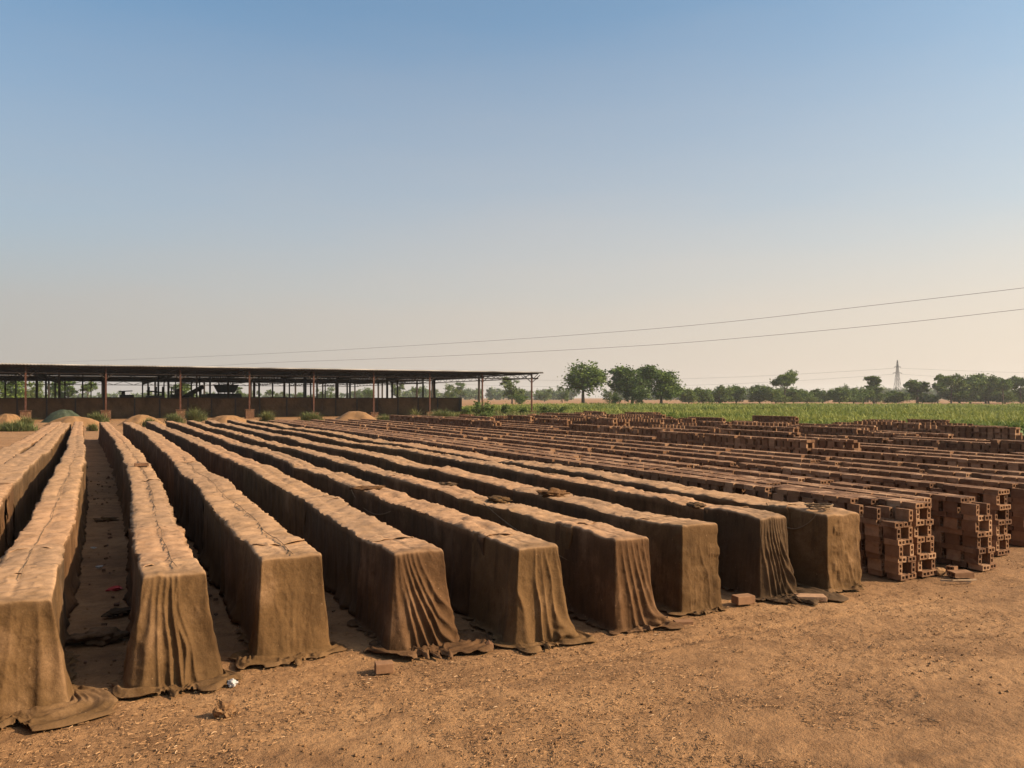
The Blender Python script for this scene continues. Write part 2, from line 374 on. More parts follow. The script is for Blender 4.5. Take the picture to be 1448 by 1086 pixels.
def row_sheet(r, va, vb, mi, label, lift=0.0, pleat=1.0, tears=0.0, hem=1.0, seed=0):
    """a sheet lying along row r from va to vb: top, both hanging sides, hem on the ground"""
    c, w, vf, ve, _ = ROWS[r]
    n = []
    v = va
    while v < vb:
        n.append(v); v += .035 + .0028 * max(0, v - 6)
    n.append(vb); v = np.array(n)[:, None]
    ks = 17; kt = 13
    side = np.concatenate([np.linspace(0, .92, ks - 3), [.955, .985, 1.0]])                               # 0 hem .. 1 top edge
    sL = np.concatenate([side, np.ones(kt), side[::-1]])
    top = np.concatenate([[-.985, -.95], np.linspace(-.87, .87, kt - 4), [.95, .985]])
    tu = np.concatenate([-np.ones(ks), top, np.ones(ks)])
    sg = np.sign(tu) * (np.abs(tu) >= 1)
    hh = row_h(r, v) + lift
    S = sL[None, :] + 0 * v; T = tu[None, :] + 0 * v; SG = sg[None, :] + 0 * v; Vv = v + 0 * S
    z = S * hh
    isside = np.abs(T) >= 1
    down = 1 - S
    sd = SG + 2 * r + seed * 3.1
    warp = .35 * noise(v * 1.2, sd * 7, 0, 5) + .25 * down * noise(v * .9, sd * 3 + z, 0, 6)
    p1 = np.abs(noise((Vv + warp) * 3.6, sd * 9.7, z * .35, 201)); p2 = noise((Vv + warp) * 9.5, sd * 5.3, z * .8, 202)
    big = noise(Vv * 1.15, sd * 4.1, z * .6, 203)
    lumpc = cellr(np.floor(Vv / .27 + .5 * np.floor(z / .135)), np.floor(z / .135), sd, 204)
    ramp_ = (.12 + .88 * np.clip((Vv - va - .3) / .5, 0, 1)) if r >= 1 and va == SEAMS[r][0] else 1.0
    off = lift + .012 + ramp_ * pleat * (.055 * (1 - p1) ** 3 * (.25 + .75 * down) + .022 * p2 * (.3 + .7 * down) + .03 * big * (.2 + down)) + .008 * lumpc
    off = off + ramp_ * hem * .06 * np.clip(down - .84, 0, 1) / .16 * (1 + .6 * noise(Vv * 1.3, sd, 0, 205) + .5 * noise(Vv * 5.7, sd, 0, 219))
    sc = .022 * noise(Vv * 6.2, sd * 3, 0, 206) + .020 * np.abs(noise(Vv * 11, sd * 3, 0, 207))     # scalloped top edge
    off = off + sc * np.clip(1 - down * 4, 0, 1)
    half = w / 2 + .02 * noise(Vv * .7, sd, 0, 208)
    u = np.where(isside, SG * (half + np.maximum(off, .004 + lift)), T * (half + lift + sc * np.abs(T) ** 3 * .8))
    ct = np.floor(Vv / .265 + .3 * np.floor(T * 1.0)); ft = Vv / .265 - np.floor(Vv / .265)
    ztop = hh + .012 * noise(Vv * 3.3, T * 1.5, 0, 210 + r) + .016 * (1 - np.abs(noise(Vv * 5.5 + .6 * noise(T * 2 + r, Vv * 2), T * .8, 0, 211 + r))) ** 2 \
        + .017 * (1 - np.abs(noise(Vv * 8.5 + .8 * noise(T * 3, Vv * 3, r), T * 1.3, r, 216))) ** 4 + .008 * noise(Vv * 17, T * 2.2, 0, 212) - .014 * (1 - np.abs(noise(Vv * 3.1 + T * 1.4, T * 2.6 - Vv, r, 218))) ** 9 - .022 * np.exp(-((T + .12 * noise(Vv * 1.1, r, 0, 213)) / .07) ** 2) \
        - .016 * np.exp(-((ft - .5) / .09) ** 2) * (.4 + .6 * (cellr(ct, np.floor(T * 1.0), r, 214) > 0))
    ztop = ztop + .011 * cellr(np.floor(Vv / .265 + .37 * (T > 0)), T > 0, r, 220) + .006 * cellr(np.floor(Vv / .53), 3, r, 221)
    edge = np.clip((np.abs(T) - .82) / .18, 0, 1)
    ztop = ztop - .012 * edge ** 2
    z = np.where(isside, np.minimum(z * (1 - .008 * (S > .99)), hh), ztop)
    z = np.where(isside & (S <= 0), .012 + .01 * noise(Vv * 3, sd), z)
    # the cut ends droop a little
    d0, d1 = Vv - v[0], v[-1] - Vv
    en = noise(T * 1.6 + S * 4, sd, 0, 215)
    vv = Vv + .09 * en * np.exp(-d0 / .12) + .09 * noise(T * 1.6 + S * 4, sd, 4, 215) * np.exp(-d1 / .12)
    lip = np.exp(-d0 / .05) * np.clip(.5 + noise(T * 2.5, sd, 9, 217), 0, 1) * (lift > 0)
    z = z + np.where(isside, 0, .026 * lip)
    du = row_u(r, Vv)
    ox, oy = uv2w(c, va)
    wx, wy = uv2w(u + du, vv)
    Vt = np.stack([wx - ox, wy - oy, z], -1).reshape(-1, 3)
    Fq = gridfaces(*z.shape)
    dust = np.where(isside, np.clip((S - .93) / .07, 0, 1) * .5, .9).reshape(-1)
    if tears:
        cen = Vt[Fq].mean(1)
        sf = S.reshape(-1)[Fq].mean(1); vf_ = Vv.reshape(-1)[Fq].mean(1); tf = T.reshape(-1)[Fq].mean(1)
        m = noise(vf_ * 5.2, sf * 2.2, tf * 3 + r, 77) + .25 * noise(vf_ * 13, sf * 5, 0, 78)
        keep = ~((m > .62 - tears * .3) & (np.abs(tf) >= .999) & (sf > .06) & (sf < .93))
        m2 = noise(vf_ * 4.2, tf * 3.5, r, 79)
        keep &= ~((m2 > .74) & (np.abs(tf) < .8))
        Fq = Fq[keep]
    me = mesh_np('cloth_sheet', Vt, Fq, M_CLOTH[mi], True, {'dust': dust})
    o = link('cloth_sheet', me, loc=(ox, oy, 0))
    if va < 16:
        sdm = o.modifiers.new('thick', 'SOLIDIFY'); sdm.thickness = .006
    tag(o, label, 'cloth sheet', 'sacking sheets draped over the brick rows')
    return o

ORD = {1: 'first', 2: 'second', 3: 'third', 4: 'fourth', 5: 'fifth', 6: 'sixth', 7: 'seventh', 8: 'eighth', 9: 'ninth'}
FR = {  # front sheets
 1: dict(mi=0, Lb=1.55, pool=(.30, .32, .40), flare=.16, fine=.012, ff=5, folds=[(1.0, 1.25, .05, .08), (.93, 1.05, .04, .09), (.8, .9, .05, .04), (.45, .35, .10, .05), (.15, .1, .09, .05), (1.2, 1.5, .06, .06)],
    label='olive cloth over the front end at the bottom left corner, pooling widely on the dirt'),
 2: dict(mi=0, Lb=.75, pool=(.12, .12, .14), flare=.15, fine=.010, ff=7, folds=[(.02, -.30, .07, .09), (.08, -.06, .05, .07), (.16, .12, .045, .08), (.25, .28, .04, .07), (.34, .46, .04, .08), (.44, .60, .035, .10), (.49, .70, .03, .08), (.53, .86, .04, .05), (.97, 1.04, .05, .05), (1.03, 1.12, .06, .05)],
    label='narrow olive cloth falling in deep vertical folds, white litter at its hem'),
 3: dict(mi=0, Lb=1.2, pool=(.18, .12, .08), flare=.10, fine=.007, ff=5, cell=.004, folds=[(-.02, -.25, .06, .06), (.05, -.02, .05, .035), (.55, .45, .10, .02), (.98, 1.06, .05, .03)],
    label='smooth greenish brown cloth hanging flat over a front end, left of the sweeping folds'),
 4: dict(mi=1, Lb=1.3, pool=(.16, .26, .52), flare=.15, fine=.010, ff=8, folds=[(.02, .14, .05, .06), (.06, .34, .04, .07), (.11, .56, .038, .085), (.18, .76, .036, .09), (.26, .94, .036, .095), (.36, 1.12, .036, .09), (.46, 1.3, .045, .075), (.98, 1.10, .035, .05), (1.02, 1.6, .06, .06)],
    label='cloth with long folds sweeping down to the right behind the lone brick'),
 5: dict(mi=0, Lb=1.2, bunch=(.86, .11), pool=(.08, .12, .16), flare=.13, fine=.009, ff=6, folds=[(.0, .12, .05, .05), (.42, .36, .035, .075), (.55, .62, .04, .04), (.68, .86, .04, .055), (.97, 1.10, .05, .07), (.9, .98, .03, .05), (-.3, -.2, .1, .05)],
    label='draped front cloth with a knotted gather at the foot of its right corner'),
 6: dict(mi=1, Lb=1.4, bunch=(1.0, .11), pool=(.03, .05, .12), flare=.05, fine=.009, ff=8, folds=[(.05, .20, .045, .04), (.2, .52, .04, .05), (.34, .74, .035, .055), (.5, .90, .035, .055), (.66, .98, .035, .05), (.82, 1.04, .035, .05), (1.0, 1.08, .04, .05)],
    label='front cloth drawn tight to one bunched corner, sixth front end from the left'),
 7: dict(mi=0, Lb=1.3, pool=(.08, .06, .07), flare=.04, fine=.007, ff=6, cell=.020, folds=[(1.0, 1.06, .05, .04), (.5, .8, .04, .02), (.0, -.1, .05, .02)],
    label='thin front cloth with brick edges pressing through, left of the brick lying by a hem'),
 8: dict(mi=2, Lb=1.1, pool=(.05, .28, .62), flare=.07, fine=.012, ff=14, folds=[(.05, .18, .03, .05), (.14, .40, .028, .06), (.24, .60, .026, .065), (.34, .78, .026, .07), (.43, .95, .026, .07), (.52, 1.1, .026, .07), (.62, 1.25, .03, .06), (.74, 1.02, .026, .05), (.84, 1.1, .026, .05), (.98, 1.2, .035, .05)],
    label='front cloth gathered in tight pleats that spill out over the ground at right'),
 9: dict(mi=0, Lb=1.1, pool=(.05, .05, .05), flare=.02, fine=.006, ff=6, cell=.020, folds=[(.0, .05, .04, .03), (.9, 1.0, .05, .025), (.3, .9, .05, .015)],
    label='rightmost covered front end, cloth clinging to the stacked bricks beneath'),
}
SEAMS = {-1: [5.0, 14, 20, 33, 60], 0: [5.4, 11.5, 17.5, 30, 60.5], 1: [8.1, 11.4, 15.6, 24.5, 38, 61], 2: [8.6, 11.9, 18, 33, 60.5], 3: [9.2, 15, 22, 33, 61], 4: [8.6, 13.5, 20, 29, 61.5],
         5: [8.3, 14.5, 20.5, 31, 61], 6: [8.4, 12.5, 16.5, 25, 61], 7: [8.6, 13, 17.3, 26, 61.5], 8: [8.7, 15, 21, 34, 61], 9: [8.7, 12, 19, 28, 60]}
for r in FR: SEAMS[r][0] = ROWS[r][2] + FR[r]['Lb'] - .42
for r, kw in FR.items():
    kw = dict(kw); front_sheet(r, kw.pop('mi'), kw.pop('label'), **kw)
RN = {-1: 'the outermost row at the left edge', 0: 'the tattered row at the left edge', 1: 'the bent row left of the sunken dirt aisle', 2: 'the winding row right of the sunken dirt aisle'}
for k in range(3, 10): RN[k] = 'the %s covered row counted from the right' % ORD[10 - k]
for r, ss in SEAMS.items():
    n = len(ss) - 1
    for k in range(n):
        vb = ss[k + 1] + (.18 if k < n - 1 else 0)
        which = 'farthest' if k == n - 1 else ('nearest' if r < 1 else 'first') if k == 0 else ['', 'second', 'third', 'fourth'][k]
        lab = '%s long sheet %s along %s' % (which, '' if k == n - 1 or r < 1 and k == 0 else 'from the front', RN[r])
        lab = ' '.join(lab.split())
        row_sheet(r, ss[k], vb, (2 * r + k * (r % 2 + 1)) % 3, lab,
                  lift=.014 * (n - 1 - k), pleat=(1.15 if r <= 0 else .7 if r in (1, 2) else .8), tears=(1.0 if (r == 0 and k < 2) else 0.0), seed=k)

def lift_at(r, v):
    ss = SEAMS[r]; n = len(ss) - 1
    if r >= 1 and v < ROWS[r][2] + FR[r]['Lb']: return .016 + .014 * (n - 1)
    k = max(0, min(n - 1, sum(1 for q in ss[1:] if v > q))); return .014 * (n - 1 - k)
def on_row(x, y):
    """height of the cloth top seen at a photo pixel"""
    z = 1.13
    for _ in range(3):
        X, d = on_plane(x, y, z); u, v = w2uv(X, d)
        r = min(ROWS, key=lambda q: abs(u - float(row_u(q, v))))
        z = float(row_h(r, v)) + lift_at(r, v)
    return z
# ------------------------------------------------------------------ bricks
BL, BW, BT = .25, .18, .085
PT, PA = .262, .325
BRICKS = []       # u, v, z, yaw jitter, on_edge, info
def stack(u0, va, vb, w, H, info, rg, du=None, courses=9, lean=0.0, top=True):
    """one bare row from va to vb: flat courses (even) and on-edge courses (odd) with open gaps"""
    z = 0.0
    for c in range(courses):
        flat = c % 2 == 0
        hh = BT if flat else BW
        if flat:
            n = max(1, int((vb - va) / PT)); p = (vb - va) / n
            cols = (-.098, .098)
        else:
            n = max(1, int((vb - va) / PA)); p = (vb - va) / n
            cols = (-.143, .143)
        for i in range(n):
            v = va + (i + .5) * p
            cu = u0 + (float(du(v)) if du else 0) + lean * z
            for s, q in enumerate(cols):
                if c >= courses - 2 and rg.random() < .035 or (i == 0 and c == courses - 1 and rg.random() < .4): continue
                BRICKS.append((cu + q + rg.normal() * .010, v + rg.normal() * .012, z + hh / 2 + .001, rg.normal() * .035, 0 if flat else 1, info, c, i, s))
        z += hh + .0015
    return z
rgb = np.random.default_rng(5)
BROWS = [(11.05, 'first', 8.33, 7), (11.62, 'second', 8.38, 9), (12.16, 'third', 8.78, 9), (12.92, 'fourth', 8.25, 9),
         (14.35, 'fifth', 8.9, 9), (15.65, 'sixth', 9.2, 9), (16.85, 'seventh', 9.6, 9), (18.15, 'eighth', 9.4, 9)]
PROX = []         # (u0, u1, v0, v1, z) proxies for the sight test
for k, (u, nm, vf, cs) in enumerate(BROWS):
    du = (lambda v, k=k: .05 * math.sin(v * .23 + k) + .02 * math.sin(v * .9 + 2 * k))
    ve = 60 + (k % 3)
    if cs == 7:
        stack(u, vf, vf + .68, .38, 1, nm, rgb, du, 8, lean=-.12)
        stack(u - .02, vf + .70, ve, .38, 1, nm + 'b', rgb, du, 9)
        PROX.append((u - .2, u + .2, vf, ve, 1.0))
    else:
        v = vf
        while v < ve:
            L_ = min(ve - v, (2.6 if v < 30 else 4.2) + rgb.random() * 2)
            stack(u + rgb.normal() * .012, v, v + L_ - .02, .38, 1, nm if v == vf else nm + 'b', rgb, du, 9, lean=(-.12 if k < 4 and v == vf else rgb.normal() * .008))
            PROX.append((u - .2, u + .2, v, v + L_, 1.12)); v += L_
# the block of higgledy-piggledy stacks beyond the regular rows
u = 20.6; k = 0
while u < 47.5:
    v = (8.5 if u < 30 else 6.0) + rgb.random() * 3
    vmax = 60 + max(0, (u - 20)) * .42 + rgb.random() * 4
    jum = 0 if u < 21 else min(1, (u - 21) / 9)
    while v < vmax:
        L_ = 1.6 + rgb.random() * (7 - 4 * jum)
        if rgb.random() < .10 + .24 * jum: v += .6 + rgb.random() * 2.2; continue
        cs = 9 if jum < .3 else int(rgb.choice([3, 5, 6, 7, 8, 9, 10, 11], p=[.10, .12, .12, .14, .14, .16, .10, .12]))
        if u < 22 and rgb.random() < .5: cs = 11
        stack(u + rgb.normal() * (.02 + .1 * jum), v, min(v + L_, vmax), .38, 1, None, rgb, None, cs, lean=rgb.normal() * .03 * (1 + jum))
        v += L_ + .05
    u += 1.15 + .25 * rgb.random() * (1 + jum); k += 1
# rough single stacks and fallen heaps by the far edge of the yard
for k in range(46):
    uu, vv = 22 + rgb.random() * 28, 58 + rgb.random() * 22
    if vv > 62 + (uu - 20) * .55: continue
    stack(uu, vv, vv + .6 + rgb.random() * 3, .38, 1, None, rgb, None, int(rgb.choice([3, 5, 7, 9])), lean=rgb.normal() * .05)
for k in range(900):
    uu = 28 + rgb.random() * 22; vv = 5 + rgb.random() * 70
    BRICKS.append((uu, vv, .05 + (rgb.random() * .9 if rgb.random() < .3 else 0), rgb.random() * 6, int(rgb.random() < .3), None, 0, 0, 0))
B = np.array([(b[0], b[1], b[2], b[3], b[4]) for b in BRICKS])

# which bricks show largest: sight test against the rows
bv, bf = [], []
def prox(u0, u1, v0, v1, z, zb=0.0):
    b = len(bv)
    for zz in (zb, z):
        for (a, c) in ((u0, v0), (u1, v0), (u1, v1), (u0, v1)):
            X, d = uv2w(a, c); bv.append((X, d, zz))
    bf.extend([(b, b + 1, b + 5, b + 4), (b + 1, b + 2, b + 6, b + 5), (b + 2, b + 3, b + 7, b + 6), (b + 3, b, b + 4, b + 7), (b + 4, b + 5, b + 6, b + 7)])
for r in ROWS:
    if r < 3: continue
    c, w, vf, ve, _ = ROWS[r]
    prox(c - w / 2 + .02, c + w / 2 - .02, vf + .02, ve, H_ROW)
for p in PROX: prox(p[0] + .012, p[1] - .012, p[2] + .012, p[3], p[4] - .012)
bvh = BVHTree.FromPolygons(bv, bf)
cam = Vector((0, 0, CAMH))
score = []
for i, b in enumerate(BRICKS):
    if not b[5] or b[1] > 30: continue
    X, d = uv2w(b[0], b[1])
    px = CXP + F * X / d
    if not (0 < px < 1448): continue
    vis = 0.0
    hv = BL / 2; hu = (BT if b[4] else BW) / 2; hz = (BW if b[4] else BT) / 2
    for (q, dv, dz, a) in (((-hu - .04), 0, 0, hv * hz), (0, -hv - .04, 0, hu * hz), (0, 0, hz + .04, hu * hv * .35), (-hu - .04, .09, 0, hv * hz * .5), (-hu - .04, -.09, 0, hv * hz * .5)):
        x2, d2 = uv2w(b[0] + q, b[1] + dv); P = Vector((x2, d2, b[2] + dz)); D = P - cam
        hit = bvh.ray_cast(cam, D.normalized(), D.length - .02)
        if hit[0] is None: vis += a
    if vis > 0: score.append((vis / (d * d), i))
score.sort(reverse=True)
CHOSEN = [i for _, i in score[:300]]
chosen = set(CHOSEN)

def brick_mesh(seed):
    """hollow tile: two square channels show in each end"""
    rg = random.Random(seed)
    ys = [-BW / 2, -BW / 2 + .026, -.012, .012, BW / 2 - .026, BW / 2]
    zs = [-BT / 2, -BT / 2 + .02, BT / 2 - .02, BT / 2]
    vs, fs = [], []
    for e, x in ((0, -BL / 2), (1, BL / 2)):
        base = len(vs)
        for z in zs:
            for y in ys: vs.append([x, y, z])
        q = lambda i, j: base + j * 6 + i
        for j in range(3):
            for i in range(5):
                if j == 1 and i in (1, 3):
                    ring = [q(i, j), q(i + 1, j), q(i + 1, j + 1), q(i, j + 1)]
                    b2 = len(vs)
                    for k in ring:
                        p = vs[k]; vs.append([p[0] * .38, p[1], p[2]])
                    for k in range(4):
                        f = (ring[k], ring[(k + 1) % 4], b2 + (k + 1) % 4, b2 + k)
                        fs.append(f if e else f[::-1])
                    f = (b2, b2 + 1, b2 + 2, b2 + 3); fs.append(f if e else f[::-1])
                else:
                    f = (q(i, j), q(i + 1, j), q(i + 1, j + 1), q(i, j + 1)); fs.append(f if e else f[::-1])
    n = 24 + 8
    A = lambda i, j: j * 6 + i
    Bq = lambda i, j: n + j * 6 + i
    for i in range(5):
        fs.append((A(i, 0), Bq(i, 0), Bq(i + 1, 0), A(i + 1, 0))); fs.append((A(i + 1, 3), Bq(i + 1, 3), Bq(i, 3), A(i, 3)))
    for j in range(3):
        fs.append((A(0, j + 1), Bq(0, j + 1), Bq(0, j), A(0, j))); fs.append((A(5, j), Bq(5, j), Bq(5, j + 1), A(5, j + 1)))
    for p in vs:                                               # worn, slightly bent
        for k in range(3): p[k] += rg.gauss(0, .0016)
        p[2] += .05 * p[0] * p[0] * rg.choice((-1, 1))
    return vs, fs
BM = []
for s in range(7):
    vs, fs = brick_mesh(s)
    me = bpy.data.meshes.new('brick'); me.from_pydata(vs, [], fs); me.update(); me.materials.append(M_BRICK); BM.append(me)
NUM = ['bottom', 'second', 'third', 'fourth', 'fifth', 'sixth', 'seventh', 'eighth', 'ninth']
def nth(n):
    w = ['first', 'second', 'third', 'fourth', 'fifth', 'sixth', 'seventh', 'eighth', 'ninth', 'tenth']
    return w[n - 1] if n <= 10 else '%d%s' % (n, 'th' if 10 < n % 100 < 14 else {1: 'st', 2: 'nd', 3: 'rd'}.get(n % 10, 'th'))
rank = {}
for i in sorted(chosen, key=lambda i: BRICKS[i][1]):
    b = BRICKS[i]; nm = b[5].rstrip('b') if b[5] != 'first' else b[5]
    nm = nm.replace('firstb', 'first')
    key = (nm, b[6], b[8]); rank[key] = rank.get(key, 0) + 1
    X, d = uv2w(b[0], b[1])
    o = bpy.data.objects.new('brick', BM[i % 7]); COL.objects.link(o)
    o.location = (X, d, b[2])
    o.matrix_world = Matrix.Translation((X, d, b[2])) @ Matrix.Rotation(YAW + math.pi / 2 + b[3], 4, 'Z') @ Matrix.Rotation(math.pi / 2 * b[4], 4, 'X')
    pose = 'on-edge' if b[4] else 'flat'
    lab = '%s hollow brick, %s course, %s from front, %s side of %s bare row' % (pose, NUM[b[6]], nth(rank[key]), 'left' if b[8] == 0 else 'right', nm)
    tag(o, lab, 'brick', 'hollow bricks stacked in bare rows')
# every other brick: one mass
rest = np.array([i for i in range(len(B)) if i not in chosen])
near = np.array([bool(BRICKS[i][5]) and B[i, 1] < 16 for i in rest])
def place(vs, fs, idx):
    vs = np.array(vs); fs = np.array(fs)
    b = B[idx]; n = len(idx)
    on = b[:, 4:5] > .5
    x = vs[None, :, 0] + 0 * b[:, :1]
    y = np.where(on, -vs[None, :, 2], vs[None, :, 1]); z = np.where(on, vs[None, :, 1], vs[None, :, 2])
    a = YAW + math.pi / 2 + b[:, 3:4]
    wx, wy = uv2w(b[:, 0:1], b[:, 1:2])
    V = np.stack([wx + x * np.cos(a) - y * np.sin(a), wy + x * np.sin(a) + y * np.cos(a), b[:, 2:3] + z], -1)
    Fa = fs[None] + (np.arange(n) * len(vs))[:, None, None]
    tone = np.repeat(np.clip(RNG.random(n) * .8 + .2 * noise(b[:, 0] * .4, b[:, 1] * .25, 0, 71) + .1, 0, 1), len(vs))
    return V.reshape(-1, 3), Fa.reshape(-1, 4), tone
bxv = [[x, y, z] for z in (-BT / 2, BT / 2) for y in (-BW / 2, BW / 2) for x in (-BL / 2, BL / 2)]
bxf = [(0, 2, 3, 1), (4, 5, 7, 6), (0, 1, 5, 4), (2, 6, 7, 3), (0, 4, 6, 2), (1, 3, 7, 5)]
v1, f1, t1 = place(*brick_mesh(99), rest[near]); v2, f2, t2 = place(bxv, bxf, rest[~near])
# bricks under the cloth of the covered rows, only glimpsed through tears: plain courses
cv, cf, ct_ = [], [], []
for r in ROWS:
    c, w, vf, ve, _ = ROWS[r]
    vs_ = np.arange(vf + .06, ve - .3, .265)
    for cidx in range(8):
        for s in (-1, 1):
            for v in vs_:
                if v > 20 and r > 0: break
                uu = float(row_u(r, v)) + s * (w / 4 - .015); X, d = uv2w(uu, v + .13)
                b0 = len(cv)
                for p in bxv:
                    x, y, z = p[0] / BL * .25, p[1] / BW * (w / 2 - .05), p[2] / BT * .125
                    a = YAW + math.pi / 2
                    cv.append((X + x * math.cos(a) - y * math.sin(a), d + x * math.sin(a) + y * math.cos(a), (.07 + cidx * .134 + z) * (float(row_h(r, v)) - .06) / 1.13))
                cf.extend([tuple(i + b0 for i in f) for f in bxf]); ct_.extend([random.random()] * 8)
V = np.concatenate([v1, v2, np.array(cv)]); n1 = len(v1); n2 = n1 + len(v2)
Fq = np.concatenate([f1, f2 + n1, np.array(cf) + n2])
o = link('bricks', mesh_np('bricks', V, Fq, M_BRICKA, False, {'tone': np.concatenate([t1, t2, np.array(ct_)])}))
tag(o, 'mass of stacked reddish brown bricks filling the yard behind the nearest stacks', 'bricks', kind='stuff')
print('BRICKS', len(B), 'chosen', len(CHOSEN))
# ------------------------------------------------------------------ ground: one sheet to the horizon, finer near the camera
ang = np.concatenate([np.linspace(-math.pi, R(-42), 60, endpoint=False), np.linspace(R(-42), R(42), 470, endpoint=False), np.linspace(R(42), math.pi, 60)])
rad = [0.3]
while rad[-1] < 3000:
    q = rad[-1]
    rad.append(q + (.3 if q < 4.5 else .026 + max(0, q - 13) * .012 if q < 40 else q * .04))
rad = np.array(rad)
Rr, An = np.meshgrid(rad, ang, indexing='ij')
gx, gy = Rr * np.sin(An), Rr * np.cos(An)
def ground_z(x, y):
    x, y = np.asarray(x, float), np.asarray(y, float)
    dist = np.hypot(x, y)
    near = np.clip(1 - (dist - 30) / 25, 0, 1)
    z = .022 * fbm(x * .5, y * .5, 0, 3, 3) + near * (.017 * fbm(x * 2.3, y * 2.3, 1, 7, 4) )
    rid = 1 - np.abs(fbm(x * 6 + .5 * noise(x * 3, y * 3, 0, 9), y * 6, 2, 11, 3))
    z = z + near * .012 * (rid ** 4 - .4) * (.5 + .5 * noise(x * .7, y * .7, 0, 15))
    u, v = w2uv(x, y)
    for c0, s0 in ((5.9, 1), (7.25, 2), (4.1, 3)):                                           # old barrow ruts
        q = (v - c0 - .5 * noise(u * .16, s0, 0, 16) - .0 * u) / .075
        z = z + near * (.7 + .5 * noise(u * .8, s0, 0, 17)) * (-.013 * np.exp(-q ** 2) + .006 * np.exp(-(np.abs(q) - 1.7) ** 2 * 2))
    return z - .022
gz = ground_z(gx, gy)
near = np.clip(1 - (Rr - 17) / 6, 0, 1)
gz = gz + near * .006 * fbm(gx * 17, gy * 17, 0, 21, 2)
V = np.stack([gx, gy, gz], -1).reshape(-1, 3)
Fq = gridfaces(*gx.shape)[:, ::-1]
o = link('ground', mesh_np('ground', V, Fq, M_DIRT, True)); tag(o, kind='structure')

# straw, chips and clods scattered over the bare dirt
def ang_in_yard(n, lo, hi, spread=1.0):
    d = np.exp(RNG.uniform(math.log(lo), math.log(hi), n)); a = RNG.uniform(R(-36), R(36), n)
    return d * np.tan(a), d
def litter(n, lo, hi, smin, smax):
    x, y = ang_in_yard(n, lo, hi)
    u, v = w2uv(x, y)
    dens = noise(x * .9, y * .9, 0, 31) + .5 * noise(x * 3, y * 3, 0, 32)
    k = (dens > -.25) & ((v < 8.1) | (RNG.random(n) < .18)); x, y = x[k], y[k]; n = len(x)
    a = RNG.random(n) * 6.28; Ls = RNG.uniform(smin, smax, n); cv = RNG.normal(0, .35, n)
    wd = RNG.uniform(.0022, .0055, n); z0 = ground_z(x, y) + .004
    seg = 4; V = []
    for s in range(seg + 1):
        t = s / seg - .5
        aa = a + cv * t * 4
        cx = x + Ls * t * np.cos(a + cv * t * 2); cy = y + Ls * t * np.sin(a + cv * t * 2); cz = z0 + .006 + .012 * (0.25 - t * t) * (1 + RNG.random(n))
        px, py = -np.sin(aa) * wd, np.cos(aa) * wd
        V.append(np.stack([np.stack([cx - px, cy - py, cz], -1), np.stack([cx, cy, cz + wd * 1.1], -1), np.stack([cx + px, cy + py, cz], -1)], 1))
    V = np.concatenate(V, 1)                                   # n, (seg+1)*3, 3
    f = []
    for s in range(seg):
        for q in (0, 1): f.append((s * 3 + q, s * 3 + q + 1, s * 3 + q + 4, s * 3 + q + 3))
    Fa = np.array(f)[None] + (np.arange(n) * (seg + 1) * 3)[:, None, None]
    return V.reshape(-1, 3), Fa.reshape(-1, 4), np.repeat(RNG.random(n), (seg + 1) * 3)
m, nt, b = mat('straw'); tn = N(nt, 'ShaderNodeAttribute', attribute_name='tone').outputs['Fac']
L(nt, ramp(nt, tn, [(0, (.13, .068, .031)), (.6, (.23, .122, .054)), (.97, (.30, .168, .08)), (1, (.36, .24, .14))]), b.inputs['Base Color'])
M_STRAW = m
V, Fq, t = litter(20000, 5.6, 15, .018, .06)
o = link('straw', mesh_np('straw', V, Fq, M_STRAW, False, {'tone': t})); tag(o, 'dry straw and chips strewn thickly over the dirt in the foreground', 'straw', kind='stuff')
def clods(n, lo, hi, smin, smax):
    x, y = ang_in_yard(n, lo, hi)
    u, v = w2uv(x, y)
    k = (noise(x * 1.3, y * 1.3, 0, 35) > -.2); x, y = x[k], y[k]; n = len(x)
    s = smin + (smax - smin) * RNG.random(n) ** 3
    oc = np.array([[1, 0, 0], [0, 1, 0], [-1, 0, 0], [0, -1, 0], [0, 0, 1], [0, 0, -1]], float)
    Vv = oc[None] * (s[:, None, None] * RNG.uniform(.6, 1.2, (n, 6, 1))) + RNG.normal(0, .15, (n, 6, 3)) * s[:, None, None]
    Vv[..., 2] *= .7
    Vv += np.stack([x, y, ground_z(x, y) + s * .3], -1)[:, None]
    f = np.array([(0, 1, 4), (1, 2, 4), (2, 3, 4), (3, 0, 4), (1, 0, 5), (2, 1, 5), (3, 2, 5), (0, 3, 5)])
    return Vv.reshape(-1, 3), (f[None] + (np.arange(n) * 6)[:, None, None]).reshape(-1, 3)
V, Fq = clods(16000, 5.6, 40, .004, .022)
o = link('clods', mesh_np('clods', V, Fq, M_DIRT, False)); tag(o, 'small clods and crumbs of dry earth lying on the yard', 'clods', kind='stuff')

# ------------------------------------------------------------------ crop field beyond the yard
def field_mat():
    m, nt, b = mat('field'); p = pos(nt)
    c = ramp(nt, tex(nt, scaled(nt, p, (.25, 1, 1)), .09, 5, .6), [(.35, (.075, .115, .026)), (.55, (.105, .145, .035)), (.72, (.17, .165, .06))])
    L(nt, c, b.inputs['Base Color']); return m
FL = [(58, -45), (59, 40), (62, 100), (68, 196), (160, 250), (330, 110), (330, -80)]
pts = [uv2w(*q) for q in FL]
mb = MB(); mb.add([(x, y, .03) for x, y in pts], [tuple(range(len(pts)))])
o = mb.build('field', field_mat()); tag(o, kind='structure')
def inpoly(x, y, poly):
    c = np.zeros(len(x), bool); n = len(poly)
    for i in range(n):
        (x1, y1), (x2, y2) = poly[i], poly[i - 1]
        c ^= ((y1 > y) != (y2 > y)) & (x < (x2 - x1) * (y - y1) / (y2 - y1 + 1e-12) + x1)
    return c
